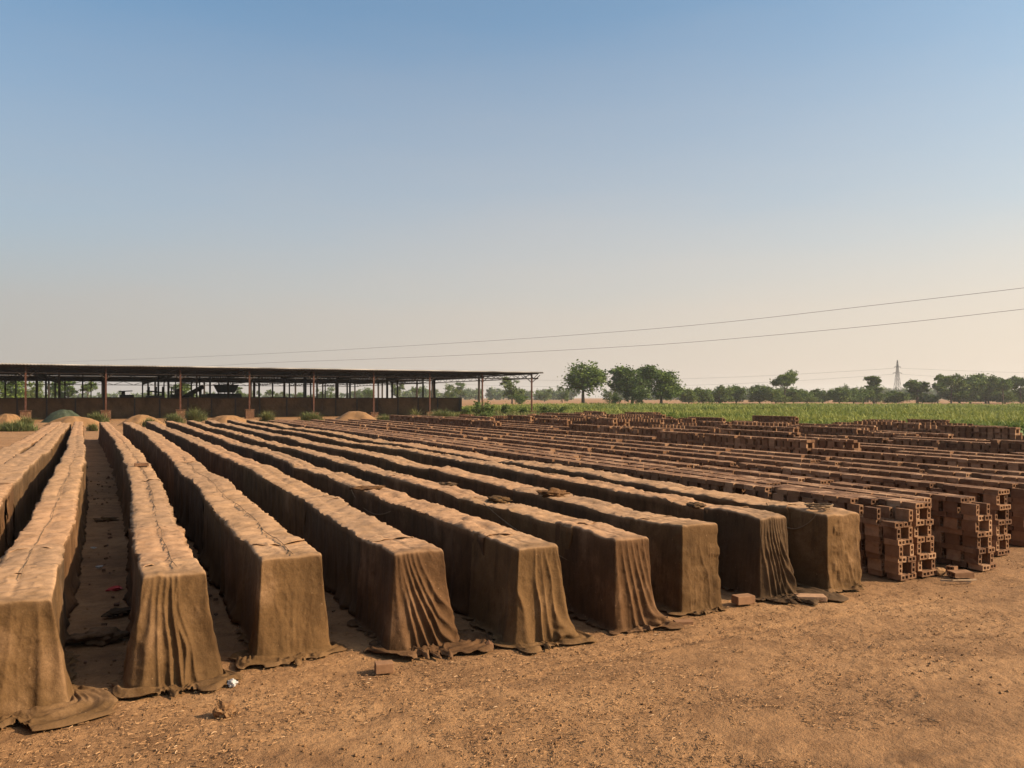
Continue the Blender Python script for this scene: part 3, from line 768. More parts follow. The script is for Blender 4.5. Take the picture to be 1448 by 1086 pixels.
def blades(x, y, h, w, k, lean=.35, z0=0.0):
    """k narrow bent leaves per plant"""
    n = len(x)
    x, y, h, w = [np.repeat(a, k) for a in (x, y, h, w)]
    z0 = np.repeat(np.broadcast_to(z0, (n,)), k)
    m = len(x); a = RNG.random(m) * 6.28; h = h * RNG.uniform(.6, 1.1, m); ln = h * RNG.uniform(.1, lean * 2, m)
    dx, dy = np.cos(a), np.sin(a); px, py = -dy * w, dx * w
    def pt(t, f): return np.stack([x + dx * ln * t * t - px * f, y + dy * ln * t * t - py * f, z0 + h * (t - .25 * t * t * (ln / h))], -1)
    V = np.stack([pt(0, .6), pt(0, -.6), pt(.55, 1), pt(.55, -1), pt(1, .15), pt(1, -.15)], 1)
    f = np.array([(0, 1, 3, 2), (2, 3, 5, 4)])
    return V.reshape(-1, 3), (f[None] + (np.arange(m) * 6)[:, None, None]).reshape(-1, 4), np.repeat(RNG.random(m), 6)
M_CROP = leaf_mat('crop_leaves', (.060, .105, .018), (.25, .255, .065), .35)
M_GRASS = leaf_mat('dry_grass', (.060, .085, .022), (.21, .19, .075), .3)
xs, ys, hs = [], [], []
n = 60000
d = 60 * np.exp(RNG.random(n) * math.log(6.0)); a = RNG.uniform(R(-8), R(38), n); x, y = d * np.tan(a), d
k = inpoly(x, y, pts) & (noise(x * .11, y * .11, 0, 51) + .5 * noise(x * .4, y * .4, 0, 52) > -.5); x, y, d = x[k], y[k], d[k]
h = (.80 + .55 * noise(x * .12, y * .25, 0, 53)) * (.85 + .3 * RNG.random(len(x)))
V, Fq, t = blades(x, y, h, .042 + d * .0004, 4, .55); t = np.clip(t * .6 + .25 + .35 * np.repeat(np.repeat(noise(x * .05, y * .12, 0, 54), 4), 6), 0, 1)
o = link('crop', mesh_np('crop', V, Fq, M_CROP, False, {'tone': t})); tag(o, 'green leafy crop growing in the field beyond the brick yard', 'crop', kind='stuff')

# ------------------------------------------------------------------ trees
M_BARK = plain('bark', (.075, .055, .04), .95, .3, 4)
M_LEAF = leaf_mat('leaves', (.028, .060, .009), (.135, .180, .030), .22)
M_LEAF2 = leaf_mat('pale_leaves', (.042, .074, .018), (.15, .18, .048), .25)
def crown_mesh(name, h, blobs, nleaf, size, seed, m=None):
    """blobs: (x, y, z, rx, ry, rz); leaves gather in clumps in the outer part of each blob"""
    rg = np.random.default_rng(seed)
    blobs = np.array(blobs, float)
    vol = (blobs[:, 3] * blobs[:, 4] * blobs[:, 5]) ** .7; pr = vol / vol.sum()
    nc = max(14, nleaf // 40)
    bi = rg.choice(len(blobs), nc, p=pr)
    dv = rg.normal(size=(nc, 3)); dv /= np.linalg.norm(dv, axis=1)[:, None]
    rr = rg.random(nc) ** .45
    cc = blobs[bi, :3] + dv * rr[:, None] * blobs[bi, 3:]
    cs = blobs[bi, 3:].mean(1) * rg.uniform(.26, .5, nc)
    li = rg.integers(0, nc, nleaf)
    p = cc[li] + rg.normal(size=(nleaf, 3)) * cs[li][:, None] * .55
    p[:, 2] = np.maximum(p[:, 2], .1)
    s = size * rg.uniform(.55, 1.25, nleaf)
    a1 = rg.normal(size=(nleaf, 3)); a1 /= np.linalg.norm(a1, axis=1)[:, None]
    a2 = np.cross(a1, rg.normal(size=(nleaf, 3))); a2 /= np.linalg.norm(a2, axis=1)[:, None]
    a1 *= s[:, None]; a2 *= (s * .55)[:, None]
    V = np.stack([p - a1, p - a2 * .9, p + a1, p + a2], 1).reshape(-1, 3)
    Fq = np.arange(nleaf * 4).reshape(-1, 4)
    tone = np.repeat(np.clip(.5 + .28 * cellr(li, seed, 0, 3) + .2 * rg.normal(size=nleaf), 0, 1), 4)
    return mesh_np(name, V, Fq, m or M_LEAF, False, {'tone': tone})
def blobset(kind, seed):
    rg = random.Random(seed); bl = []
    if kind == 'round':                                        # unit tree: height 1
        for k in range(9):
            q = rg.random() * 6.28; rr = rg.uniform(.08, .26)
            bl.append((rr * math.cos(q), rr * math.sin(q), rg.uniform(.25, .84), rg.uniform(.14, .23), rg.uniform(.13, .22), rg.uniform(.11, .17)))
        bl.append((0, 0, .58, .27, .27, .30))
    elif kind == 'low':                                        # crown nearly to the ground
        for k in range(10):
            q = rg.random() * 6.28; rr = rg.uniform(.1, .38)
            bl.append((rr * math.cos(q), rr * math.sin(q), rg.uniform(.16, .78), rg.uniform(.16, .26), rg.uniform(.16, .26), rg.uniform(.14, .22)))
        bl.append((0, 0, .45, .38, .38, .36))
    elif kind == 'tall':
        for k in range(9):
            q = rg.random() * 6.28; rr = rg.uniform(.03, .13)
            bl.append((rr * math.cos(q), rr * math.sin(q), .36 + .58 * k / 9 + rg.uniform(-.04, .04), rg.uniform(.09, .16), rg.uniform(.09, .16), rg.uniform(.07, .12)))
    else:                                                      # umbrella
        for k in range(10):
            q = rg.random() * 6.28; rr = rg.uniform(.1, .34)
            bl.append((rr * math.cos(q), rr * math.sin(q), rg.uniform(.60, .88), rg.uniform(.13, .2), rg.uniform(.13, .2), rg.uniform(.08, .13)))
    return bl
def trunk_mb(kind, seed):
    rg = random.Random(seed); mb = MB()
    top = {'round': .6, 'low': .45, 'tall': .8, 'umbrella': .62}[kind]
    mb.tube([(0, 0, -.02), (.008, .004, top * .35), (rg.uniform(-.02, .02), rg.uniform(-.02, .02), top)], [.03, .022, .010], 7)
    for k in range(5):
        q = k * 1.256 + rg.random(); z = top * rg.uniform(.4, .85)
        mb.tube([(0, 0, z), (.09 * math.cos(q), .09 * math.sin(q), z + .1), (.2 * math.cos(q), .2 * math.sin(q), z + .2)], [.012, .008, .004], 5)
    return mb
LIB = {}
def tree(kind, var, x, d, h, label, group, wide=1.0, dens=2200, leaf=.034, m=None, name='tree', z=0.0):
    X, Y = at(x, d)
    key = (kind, var, dens, m)
    if key not in LIB:
        t0 = trunk_mb(kind, var * 13 + 1); me = bpy.data.meshes.new('trunk'); me.from_pydata(t0.v, [], t0.f); me.update(); me.materials.append(M_BARK)
        me.polygons.foreach_set('use_smooth', [True] * len(me.polygons))
        LIB[key] = (me, crown_mesh('crown', 1, blobset(kind, var * 7 + 3), dens, leaf, var * 11 + 5, m))
    e = empty(name, (X, Y, z), rz=(x * 1.7) % 6.28)
    e.scale = (h * wide, h * wide, h)
    link('trunk', LIB[key][0], e); link('crown', LIB[key][1], e)
    tag(e, label, 'tree', group); return e
HB = 'trees along the far edge of the field'
tree('round', 1, 825, 285, 16.4, 'broad rounded tree standing alone, left of the pair of tall trees', 'tall trees left of the field', 1.5, 9000, .027)
tree('round', 2, 894, 290, 14.4, 'spreading tree, left one of the pair of tall trees', 'tall trees left of the field', 1.42, 9000, .027)
tree('round', 3, 935, 275, 13.2, 'dense tree on a forked trunk, right one of the pair of tall trees', 'tall trees left of the field', 1.42, 9000, .027)
tree('low', 2, 862, 330, 8.0, 'pale round tree peeping out between the lone tree and the pair', HB, .9, 2200, .034, M_LEAF2)
tree('low', 1, 871, 280, 5.0, 'small round bush in front of the gap beside the pair of tall trees', HB, 1.0, 1600, .04)
tree('low', 3, 903, 282, 5.3, 'low bush under the left one of the pair of tall trees', HB, 1.05, 1600, .04)
HED = [(974, 8.6, 'low', 1, .85, 'leftmost bushy tree of the line behind the field'),
 (994, 7.8, 'low', 2, .95, 'second bushy tree from the left in the line behind the field'),
 (1017, 8.6, 'low', 3, .9, 'bushy tree left of the tallest dome in the left half of the line'),
 (1041, 10.0, 'low', 1, .8, 'domed tree, the tallest between the pair of trees and the slender tree'),
 (1019, 5.6, 'low', 2, .8, 'small bush standing in front of the line left of the domed tree'),
 (1074, 8.6, 'low', 2, 1.0, 'wide bushy tree just right of the domed tree'),
 (1097, 7.2, 'low', 3, 1.0, 'low bushy tree at the foot of the round-topped slender tree'),
 (1110, 13.4, 'umbrella', 4, .78, 'round-topped slender tree rising above the middle of the line'),
 (1122, 7.6, 'low', 1, 1.0, 'bushy tree right beside the round-topped slender tree'),
 (1141, 7.2, 'low', 3, 1.1, 'wide low bush two places right of the round-topped slender tree'),
 (1163, 7.4, 'low', 2, 1.0, 'dark low tree in the thick middle of the line'),
 (1187, 8.8, 'low', 1, .85, 'domed bushy tree left of the narrow column tree'),
 (1207, 7.0, 'low', 3, .95, 'low tree between the domed bushy tree and the narrow column tree'),
 (1221, 7.2, 'low', 2, .9, 'low tree touching the narrow column tree on its left'),
 (1236, 12.0, 'tall', 5, 1.15, 'narrow column tree left of the pylon'),
 (1239, 5.8, 'low', 1, .95, 'bush at the foot of the narrow column tree'),
 (1266, 5.3, 'low', 2, 1.5, 'lone domed bush below the pylon'),
 (1297, 12.2, 'tall', 6, 1.5, 'ragged upright tree right of the pylon'),
 (1304, 6.0, 'low', 3, 1.1, 'bush at the foot of the ragged upright tree'),
 (1318, 5.2, 'low', 1, 1.0, 'small bush in the gap left of the big right-hand clump'),
 (1326, 11.0, 'umbrella', 7, .7, 'thin tree at the left end of the big right-hand clump'),
 (1345, 12.6, 'umbrella', 8, .85, 'tall open tree second in the big right-hand clump'),
 (1357, 10.0, 'low', 2, 1.1, 'wide dark tree low in the left of the right-hand clump'),
 (1372, 12.8, 'round', 4, 1.0, 'round tree in the centre of the big right-hand clump'),
 (1394, 12.9, 'round', 5, .95, 'tallest tree of the big right-hand clump'),
 (1398, 8.4, 'low', 3, 1.2, 'wide bush below the tallest tree of the right-hand clump'),
 (1418, 12.8, 'umbrella', 4, .75, 'open-crowned tree just right of the tallest in the right-hand clump'),
 (1421, 7.4, 'low', 1, 1.1, 'low bush under the open-crowned tree of the right-hand clump'),
 (1443, 12.6, 'umbrella', 8, .8, 'open tree at the right edge of the picture'),
 (1445, 7.6, 'low', 2, 1.1, 'low bush at the right edge of the picture')]
for i, (x, h, kd, vr, wd, lb) in enumerate(HED):
    tree(kd, vr, x, 352 + (i * 37 % 31), h * (.92 + .2 * ((i * 53) % 17) / 17), lb, HB, wd * (1.5 if kd == 'low' else 1.3), 6500, .034 if kd != 'low' else .040)
BK = 'trees far behind the open shed'
for (x, d, h, kd, vr, wd, lb) in [
 (15, 300, 12.5, 'low', 1, 1.2, 'broad tree behind the left end of the shed, cut by the picture edge'),
 (43, 320, 10, 'low', 2, .9, 'tree half hidden by the first red post of the shed'),
 (55, 420, 9, 'low', 3, .9, 'pale tree in the narrow gap right of the first red post'),
 (80, 360, 11.5, 'round', 1, 1.0, 'round tree seen under the roof above the left half of the green tarp'),
 (96, 340, 9.8, 'tall', 5, 1.7, 'pointed tree seen under the roof above the right half of the green tarp'),
 (107, 420, 3.5, 'low', 2, 1.3, 'tiny bush seen under the roof between two trees'),
 (124, 340, 9.5, 'umbrella', 4, 1.0, 'flat-crowned tree seen under the roof left of the second red post'),
 (205, 520, 7, 'low', 3, 1.6, 'low hazy tree seen under the roof right of the second red post'),
 (228, 560, 7.5, 'low', 1, 1.8, 'low hazy tree left of the machine frame under the roof'),
 (254, 330, 9.0, 'tall', 6, 1.8, 'leafy tree directly left of the third red post'),
 (269, 340, 6.5, 'low', 1, 1.1, 'sloping bush directly right of the third red post'),
 (336, 480, 9, 'tall', 5, 1.8, 'pointed hazy tree right of the big dark machine'),
 (349, 470, 7, 'low', 2, 1.2, 'brownish tree beside the pointed hazy one under the roof'),
 (382, 520, 8, 'umbrella', 7, 1.0, 'small round tree right of the fourth red post'),
 (394, 540, 7, 'low', 3, 1.1, 'low tree two gaps left of the fifth red post'),
 (424, 520, 7, 'low', 1, 1.5, 'hazy low tree left of the fifth red post'),
 (460, 420, 9, 'low', 2, 1.0, 'bushy tree behind the fifth red post'),
 (507, 500, 6, 'low', 3, 1.0, 'little hazy tree near the back corner of the roof'),
 (522, 460, 9.5, 'low', 1, .9, 'hazy tree left of the sixth red post'),
 (563, 430, 11, 'round', 2, .9, 'round tree in the open gap right of the sixth red post'),
 (588, 440, 8.5, 'umbrella', 8, .9, 'umbrella-shaped tree under the open end of the roof'),
 (633, 400, 9.5, 'low', 3, 1.1, 'pale wide bushy tree past the right end of the dark wall'),
 (652, 600, 14, 'tall', 5, 1.5, 'pointed hazy tree past the right end of the dark wall'),
 (724, 330, 11.0, 'round', 3, 1.25, 'dense tree framed by the last two posts of the shed'),
 (735, 300, 4.8, 'low', 1, 1.4, 'bush at the foot of the dense tree between the last two posts'),
 (770, 520, 8.6, 'low', 2, 1.2, 'hazy tree just right of the last post of the shed'),
 (795, 430, 9, 'low', 3, .8, 'grey-green tree tucked behind the left side of the lone broad tree')]:
    tree(kd, vr, x, d, h, lb, BK, wd, 2200, .038, M_LEAF2 if vr in (2, 3) else None)
# far wood: reads as one hazy mass
rg = np.random.default_rng(77)
bl = []
for k in range(260):
    x = 500 + k * 3.7 + rg.normal() * 3; dd = 850 + rg.random() * 200
    if noise(x * .013, 3, 0, 5) < -.55: continue
    X, Y = at(x, dd); hh = (11 + 4 * noise(x * .03, 0, 0, 8) + 2.5 * rg.random())
    bl.append((X, Y, hh * .5, 5 + 3 * rg.random(), 5, hh * .5))
for k in range(60):
    x = -30 + k * 9; X, Y = at(x, 950 + rg.random() * 100); hh = 6 + 3 * rg.random()
    bl.append((X, Y, hh * .5, 6, 5, hh * .5))
o = link('far_wood', crown_mesh('far_wood', 1, bl, 90000, 1.35, 9, M_LEAF2)); tag(o, 'hazy band of distant woodland on the horizon', 'woodland', kind='stuff')
# ------------------------------------------------------------------ open shed
VS, HR = 113.5, 6.7
def w3(u, v, z): x, y = uv2w(u, v); return (x, y, z)
shed = empty('open_shed', w3(0, VS, 0), YAW)
tag(shed, 'long open-sided shed with corrugated roof on red posts behind the rows', 'shed')
def roof_m():
    m, nt, b = mat('corrugated_sheet'); p = pos(nt)
    c = ramp(nt, tex(nt, p, .35, 4), [(.35, (.028, .022, .019)), (.6, (.045, .037, .031)), (.8, (.055, .032, .02))])
    L(nt, c, b.inputs['Base Color']); b.inputs['Roughness'].default_value = .75; return m
M_ROOF = roof_m()
def roof(u0, u1, v0, v1, z0, z1, z2):
    """corrugated sheet, slightly ridged along its middle line"""
    n = int((u1 - u0) / .075); uu = np.linspace(u0, u1, n); vv = np.array([v0, (v0 + v1) / 2, v1]); zz = np.array([z0, z1, z2])
    U, Vv = np.meshgrid(uu, vv, indexing='ij'); Z = zz[None] + .055 * np.sin(uu[:, None] * 2 * math.pi / .36) + .02 * noise(uu[:, None] * .25, vv[None])
    o = link('roof', mesh_np('roof', np.stack([U, Vv, Z], -1).reshape(-1, 3), gridfaces(n, 3), M_ROOF, True), shed)
    s = o.modifiers.new('thick', 'SOLIDIFY'); s.thickness = .05; s.offset = 1
roof(-45, 63.0, -.9, 44.5, HR, HR + .25, HR + .05)
roof(-45, 63.0, 50.5, 101, HR - .1, HR + .2, HR)
M_SUNEDGE = plain('sunlit_edge', (.27, .24, .21), .6, .8, .25)  # pale colour paints in the sunlight along the roof edge
def eave(v, z):  # added strip standing for the sunlit edge of the roof sheet
    n = int(107.9 / .09); uu = np.linspace(-45, 62.95, n); zz = z + .055 * np.sin(uu * 2 * math.pi / .36)
    P = np.stack([np.stack([uu, np.full(n, v), zz - .03], -1), np.stack([uu, np.full(n, v), zz + .07], -1), np.stack([uu, np.full(n, v + .22), zz + .10], -1)], 1)
    o = link('sunlit_eave', mesh_np('sunlit_eave', P.reshape(-1, 3), gridfaces(n, 3), M_SUNEDGE, True), shed)
    s = o.modifiers.new('thick', 'SOLIDIFY'); s.thickness = .012
eave(-.94, HR + .03)
PU = [-7.7 + 8.63 * k for k in range(-4, 9)]
for vi, v in enumerate([0, 20, 43, 52, 76, 99.5]):
    for u in PU:
        mb = MB(); wd = .10 if vi == 0 else .15
        mb.box((u - wd, v - wd, 0), (u + wd, v + wd, HR - .1))
        p = mb.build('post', M_RUST if vi == 0 else M_DARKST, shed)
        if vi == 0:
            p['label'] = 'rust-red front post'
            g = MB()
            for s in (-1, 1): g.bar((u + s * .1, v, HR - 1.5), (u + s * 1.5, v, HR - .35), .09)
            g.build('brace', M_DARKST, p)
            f = MB(); f.box((u - .55, v - .5, -.05), (u + .55, v + .5, 1.15 if u < 25 else .6)); f.box((u - .62, v - .57, (1.15 if u < 25 else .6)), (u + .62, v + .57, (1.22 if u < 25 else .67)))
            f.build('footing', M_BRICKA, p)
for v, sh in ((11, 3.1), (31, 5.6), (62, 2.2), (88, 6.4)):
    for u in PU[::2]:
        if u + sh > 58: continue
        mb = MB(); mb.box((u + sh - .11, v - .11, 0), (u + sh + .11, v + .11, HR - .05)); mb.build('post', M_DARKST, shed)
for v in (0, 43, 52, 99.5):                                     # eave trusses along the front and the back of each span
    mb = MB(); u0, u1 = -42, 62.4
    mb.bar((u0, v, HR - .12), (u1, v, HR - .12), .12); mb.bar((u0, v, HR - .95), (u1, v, HR - .95), .10)
    n = int((u1 - u0) / 2.157)
    for k in range(n):
        a = u0 + k * 2.157
        mb.bar((a, v, HR - (.95 if k % 2 else .12)), (a + 2.157, v, HR - (.12 if k % 2 else .95)), .07)
    mb.build('truss', M_DARKST, shed)
for u in [62.2] + [PU[k] for k in range(2, 12)]:                # cross trusses
    for (v0, v1) in ((-.6, 44.3), (50.8, 100.5)):
        mb = MB(); mb.bar((u, v0, HR - .12), (u, v1, HR - .12), .13); mb.bar((u, v0, HR - .85), (u, v1, HR - .85), .11)
        n = int((v1 - v0) / 1.5)
        for k in range(n):
            a = v0 + k * (v1 - v0) / n; b_ = v0 + (k + 1) * (v1 - v0) / n
            mb.bar((u, a, HR - (.85 if k % 2 else .12)), (u, b_, HR - (.12 if k % 2 else .85)), .08)
        mb.build('truss', M_DARKST, shed)
for v in np.arange(4, 100, 5.0):                                # purlins
    if 44 < v < 51: continue
    mb = MB(); mb.box((-44.5, v - .06, HR - .09), (62.8, v + .06, HR + .03)); mb.build('purlin', M_DARKST, shed)
# low dark wall inside the shed
def wall_m():
    m, nt, b = mat('mud_wall'); p = pos(nt)
    c = ramp(nt, tex(nt, p, .5, 6, .65), [(.35, (.055, .030, .014)), (.55, (.098, .053, .025)), (.8, (.135, .076, .037))])
    L(nt, c, b.inputs['Base Color']); bump(nt, b, tex(nt, p, 3, 6), .8, .08); return m
wall = empty('low_wall', w3(0, VS + 8, 0), YAW); tag(wall, 'long low dark mud-brick wall standing under the shed roof', 'wall')
M_WALL = wall_m()
u = -44.0; k = 0
mb = MB(); cap = MB(); pil = MB()
while u < 52.5:
    wl = min(3.1 + random.random() * .8, 52.6 - u)
    hz = 2.66 + random.uniform(-.06, .06)
    mb.box((u, -.2, -.05), (u + wl - .03, .25, hz))
    mb.box((u + .2, -.235, .3), (u + wl - .25, -.19, hz - .45))
    cap.box((u - .02, -.3, hz + .003), (u + wl - .02, .35, hz + .14))
    pil.box((u + wl - .16, -.30, -.05), (u + wl + .02, -.19, hz - .05)); u += wl
mb.build('wall_panel', M_WALL, wall); cap.build('coping', M_DARKST, wall); pil.build('pier', M_DARKST, wall)

# machines behind the wall
def machine(x, d, name, label, build):
    X, Y = at(x, d); e = empty(name, (X, Y, 0), YAW); build(e); tag(e, label, 'machine'); return e
def hopper(e):
    b = MB(); b.box((-2.4, -.8, 2.2), (2.4, .8, 2.6)); b.box((-2.0, -.7, .0), (-1.7, .7, 2.2)); b.box((1.7, -.7, .0), (2.0, .7, 2.2)); b.build('frame', M_MACH, e)
    h = MB(); h.add([(-1.5, -1, 4.9), (2.3, -1, 4.9), (2.3, 1, 4.9), (-1.5, 1, 4.9), (-.9, -.6, 3.6), (1.7, -.6, 3.6), (1.7, .6, 3.6), (-.9, .6, 3.6)],
          [(0, 1, 2, 3), (0, 4, 5, 1), (1, 5, 6, 2), (2, 6, 7, 3), (3, 7, 4, 0), (7, 6, 5, 4)]); h.build('hopper', M_MACH, e)
    p = MB(); p.box((-2.6, -.6, 2.6), (2.8, .6, 3.45)); p.tube([(-3.4, 0, 3.0), (-2.6, 0, 3.0)], .35, 10); p.build('mixer', M_MACH, e)
    t = MB()
    for s in (-.4, .2, .9, 1.5): t.bar((s, 0, 3.4), (s, 0, 3.7), .12)
    t.build('bracket', M_MACH, e)
machine(316, 134, 'clay_mixer', 'large dark hopper machine standing between the third and fourth red posts', hopper)
def engine(e):
    b = MB(); b.box((-.9, -.6, 0), (.9, .6, 3.3)); b.build('housing', M_MACH, e)
    t = MB(); t.tube([(-.7, 0, 3.3), (-.7, 0, 4.4)], .09, 8); t.box((-.2, -.4, 3.3), (.9, .4, 4.15)); t.build('cab', M_MACH, e)
machine(249, 132, 'engine_unit', 'boxy dark engine unit silhouetted left of the third red post', engine)
def conveyor(e):
    b = MB(); b.bar((-2.2, 0, 2.2), (1.8, 0, 4.6), .5); b.build('belt', M_MACH, e)
    g = MB()
    for s, t in ((-1.2, 2.7), (.2, 3.6), (1.4, 4.3)): g.bar((s, -.3, 0), (s, -.3, t), .14); g.bar((s, .3, 0), (s, .3, t), .14)
    g.build('stand', M_MACH, e)
machine(271, 131, 'conveyor', 'dark sloping conveyor just right of the third red post', conveyor)
def press(e):
    b = MB(); b.box((-1.1, -.6, 2.0), (1.1, .6, 3.25)); b.box((-1, -.5, 0), (-.7, .5, 2)); b.box((.7, -.5, 0), (1, .5, 2)); b.build('bed', M_MACH, e)
    t = MB(); t.tube([(-.5, 0, 3.25), (-.5, 0, 3.75)], .3, 10); t.bar((-1.2, 0, 3.8), (.9, 0, 3.9), .12); t.build('flywheel', M_MACH, e)
machine(179, 136, 'brick_press', 'low dark press with a top bar just right of the second red post', press)
def frame_m(e):
    b = MB()
    for s in (-1.3, -.2, .9): b.bar((s, 0, 0), (s + .15, 0, 4.6), .26)
    b.build('upright', M_MACH, e); t = MB(); t.box((-1.6, -.3, 2.5), (1.3, .3, 3.1)); t.bar((-1.5, 0, 3.9), (1.2, 0, 3.6), .16); t.build('crossbar', M_MACH, e)
machine(221, 136, 'machine_frame', 'dark upright machine frame between the second and third red posts', frame_m)

# ------------------------------------------------------------------ sand heaps, tarp, tufts
def heap(name, x, d, wpx, h, label, cat, m, depth=1.0, ridge=.0, seed=0, grp=None, zb=0.0):
    X, Y = at(x, d); rw = wpx / 2 / F * d
    n = 44; a = np.linspace(0, 2 * math.pi, n, endpoint=False); rr = np.linspace(0, 1, 16)
    A, Q = np.meshgrid(a, rr, indexing='ij')
    prof = (1 - Q ** 2) ** 1.25 * (1 + .95 * Q * fbm(np.cos(A) * 2 * Q + seed, np.sin(A) * 2 * Q, Q, seed)) + ridge * np.sin(A * 17 + 3 * Q) * Q * (1 - Q) * 2
    out = 1 + .30 * noise(np.cos(A) * 1.6 + seed, np.sin(A) * 1.6, 0, seed + 3)
    Vv = np.stack([Q * np.cos(A) * rw * out, Q * np.sin(A) * rw * .6 * depth * out, h * prof - .06 * Q + zb], -1)
    Vv = np.concatenate([Vv, Vv[:1]], 0)
    o = link(name, mesh_np(name, Vv.reshape(-1, 3), gridfaces(n + 1, 16), m, True), loc=(X, Y, 0))
    tag(o, label, cat, grp); return o
SG_ = 'sand heaps in front of the shed'
heap('sand_heap', 8, 78, 74, 1.25, 'grooved sand heap at the left edge below the shed', 'sand heap', M_SAND, 1, .14, 1, SG_)
heap('sand_heap', 102, 80, 92, .95, 'wide flat sand heap below the green tarp', 'sand heap', M_SAND, .8, .05, 2, SG_)
heap('sand_heap', 200, 82, 70, 1.05, 'sand heap between the second and third red posts', 'sand heap', M_SAND, .8, .05, 3, SG_)
heap('sand_heap', 322, 82, 86, 1.0, 'ridged sand heap between the third and fourth red posts', 'sand heap', M_SAND, .8, .12, 4, SG_)
heap('sand_heap', 505, 82, 94, 1.35, 'largest smooth sand heap, right of the fifth red post', 'sand heap', M_SAND, .9, .03, 5, SG_)
heap('sand_heap', 578, 84, 44, .75, 'small low sand heap right of the largest one', 'sand heap', M_SAND, .8, .06, 6, SG_)
heap('tarp_heap', 90, 92, 58, 1.45, 'dark green tarpaulin humped over a heap before the wall', 'tarpaulin', M_TARP, 1, .08, 7)
def tuft(x, d, wpx, h, n, label, name='grass_tuft', cat='grass', m=None, wd=.02, k=3):
    X, Y = at(x, d); rw = wpx / 2 / F * d
    q = RNG.normal(size=(n, 2)) * .42; xx = q[:, 0] * rw; yy = q[:, 1] * rw * .5
    V, Fq, t = blades(xx, yy, .78 * h * RNG.uniform(.25, 1.05, n) * np.exp(-(q ** 2).sum(1) * .4), np.full(n, wd), k, .55)
    o = link(name, mesh_np(name, V, Fq, m or M_GRASS, False, {'tone': t}), loc=(X, Y, 0)); tag(o, label, cat, 'green tufts and bushes by the shed'); return o
tuft(20, 68, 62, 1.35, 900, 'tall grass patch at the left edge in front of the grooved sand heap')
tuft(36, 76, 22, 1.8, 320, 'grass tuft beside the first red post footing')
tuft(77, 66, 14, 1.0, 160, 'grass tuft in the gap at the far end of the torn row')
tuft(131, 68, 15, 1.1, 220, 'green tuft in the aisle end between two winding rows')
tuft(138, 92, 30, 1.9, 420, 'leafy weeds sloping down right of the green tarp')
tuft(211, 78, 22, 1.4, 260, 'green tuft on the sand heap between the second and third red posts')
tuft(246, 88, 26, 1.8, 420, 'weeds left of the third red post footing')
tuft(277, 92, 28, 2.6, 420, 'pale tall grass right of the third red post footing')
tuft(378, 92, 20, 2.1, 320, 'grass clump right of the fourth red post footing')
tuft(440, 92, 34, 2.0, 500, 'pale tall grass left of the fifth red post')
tuft(545, 90, 34, 1.5, 460, 'weeds trailing right of the largest sand heap')
tuft(588, 96, 8, 2.6, 120, 'narrow upright weed in front of the dark wall')
tuft(625, 98, 42, 2.2, 700, 'green weeds before the right end of the dark wall')
def shrub(x, d, h, label, wide=.9, vr=1):
    return tree('low', vr, x, d, h, label, 'green tufts and bushes by the shed', wide, 1800, .05, M_LEAF2, name='shrub')
for a in [(660, 104, 2.8, 'bush just left of the seventh post', 1.0, 1), (683, 100, 3.6, 'leafy bush between the two posts past the wall end', 1.1, 2), (694, 96, 1.9, 'low bush right of the posts past the wall end', 1.7, 3),
          (716, 118, 3.2, 'dark bush left of the last post', .9, 1), (776, 118, 2.5, 'wide low bush just right of the last post', 1.6, 2), (792, 122, 2.4, 'second low bush right of the last post', 1.3, 3), (741, 124, 2.2, 'small bush behind the last post', 1.2, 1)]:
    s = shrub(*(a[:2] + (a[2] * .72,) + a[3:])); s['category'] = 'shrub'
x, d = [], []
q = RNG.random((9000, 2)); u_ = 42 + q[:, 0] * 26; v_ = 84 + q[:, 1] * 60
x, y = uv2w(u_, v_); kk = noise(x * .15, y * .15, 0, 61) > -.25; x, y = x[kk], y[kk]
V, Fq, t = blades(x, y, .45 + .35 * RNG.random(len(x)), np.full(len(x), .05), 4)
o = link('grass', mesh_np('grass', V, Fq, M_GRASS, False, {'tone': t})); tag(o, 'rough grass round the right end of the shed', 'grass', kind='stuff')

# ------------------------------------------------------------------ pylon and wires
M_PYLON = plain('grey_lattice', (.07, .07, .072), .7, .1, 1)
DP = 640.0; PX, PY = at(1269, DP); SP = DP / F
pyl = empty('pylon', (PX, PY, 0)); tag(pyl, 'tall steel lattice power pylon rising beyond the field', 'pylon')
HT = CAMH + (562 - 509) * SP
def hw(z): return 2.9 * (1 - z / HT) ** 1.5 + .42 if z < HT * .97 else .2
mb = MB(); zs = [0, 5, 9.5, 13.5, 17, 20, 22.6, 25, 27.2, 29, HT - .2]; T_ = .15
for i in range(len(zs) - 1):
    a, b_ = hw(zs[i]), hw(zs[i + 1])
    for sx, sy in ((1, 1), (1, -1), (-1, -1), (-1, 1)):
        mb.bar((sx * a, sy * a, zs[i]), (sx * b_, sy * b_, zs[i + 1]), T_)
    for s in (1, -1):
        mb.bar((-a, s * a, zs[i]), (b_, s * b_, zs[i + 1]), .17); mb.bar((a, s * a, zs[i]), (-b_, s * b_, zs[i + 1]), .17)
        mb.bar((s * a, -a, zs[i]), (s * b_, b_, zs[i + 1]), .17)
        mb.bar((-b_, s * b_, zs[i + 1]), (b_, s * b_, zs[i + 1]), .15)
mb.build('lattice', M_PYLON, pyl)
ARMS = [(CAMH + (562 - 519) * SP, 2.6), (CAMH + (562 - 527.5) * SP, 3.4)]
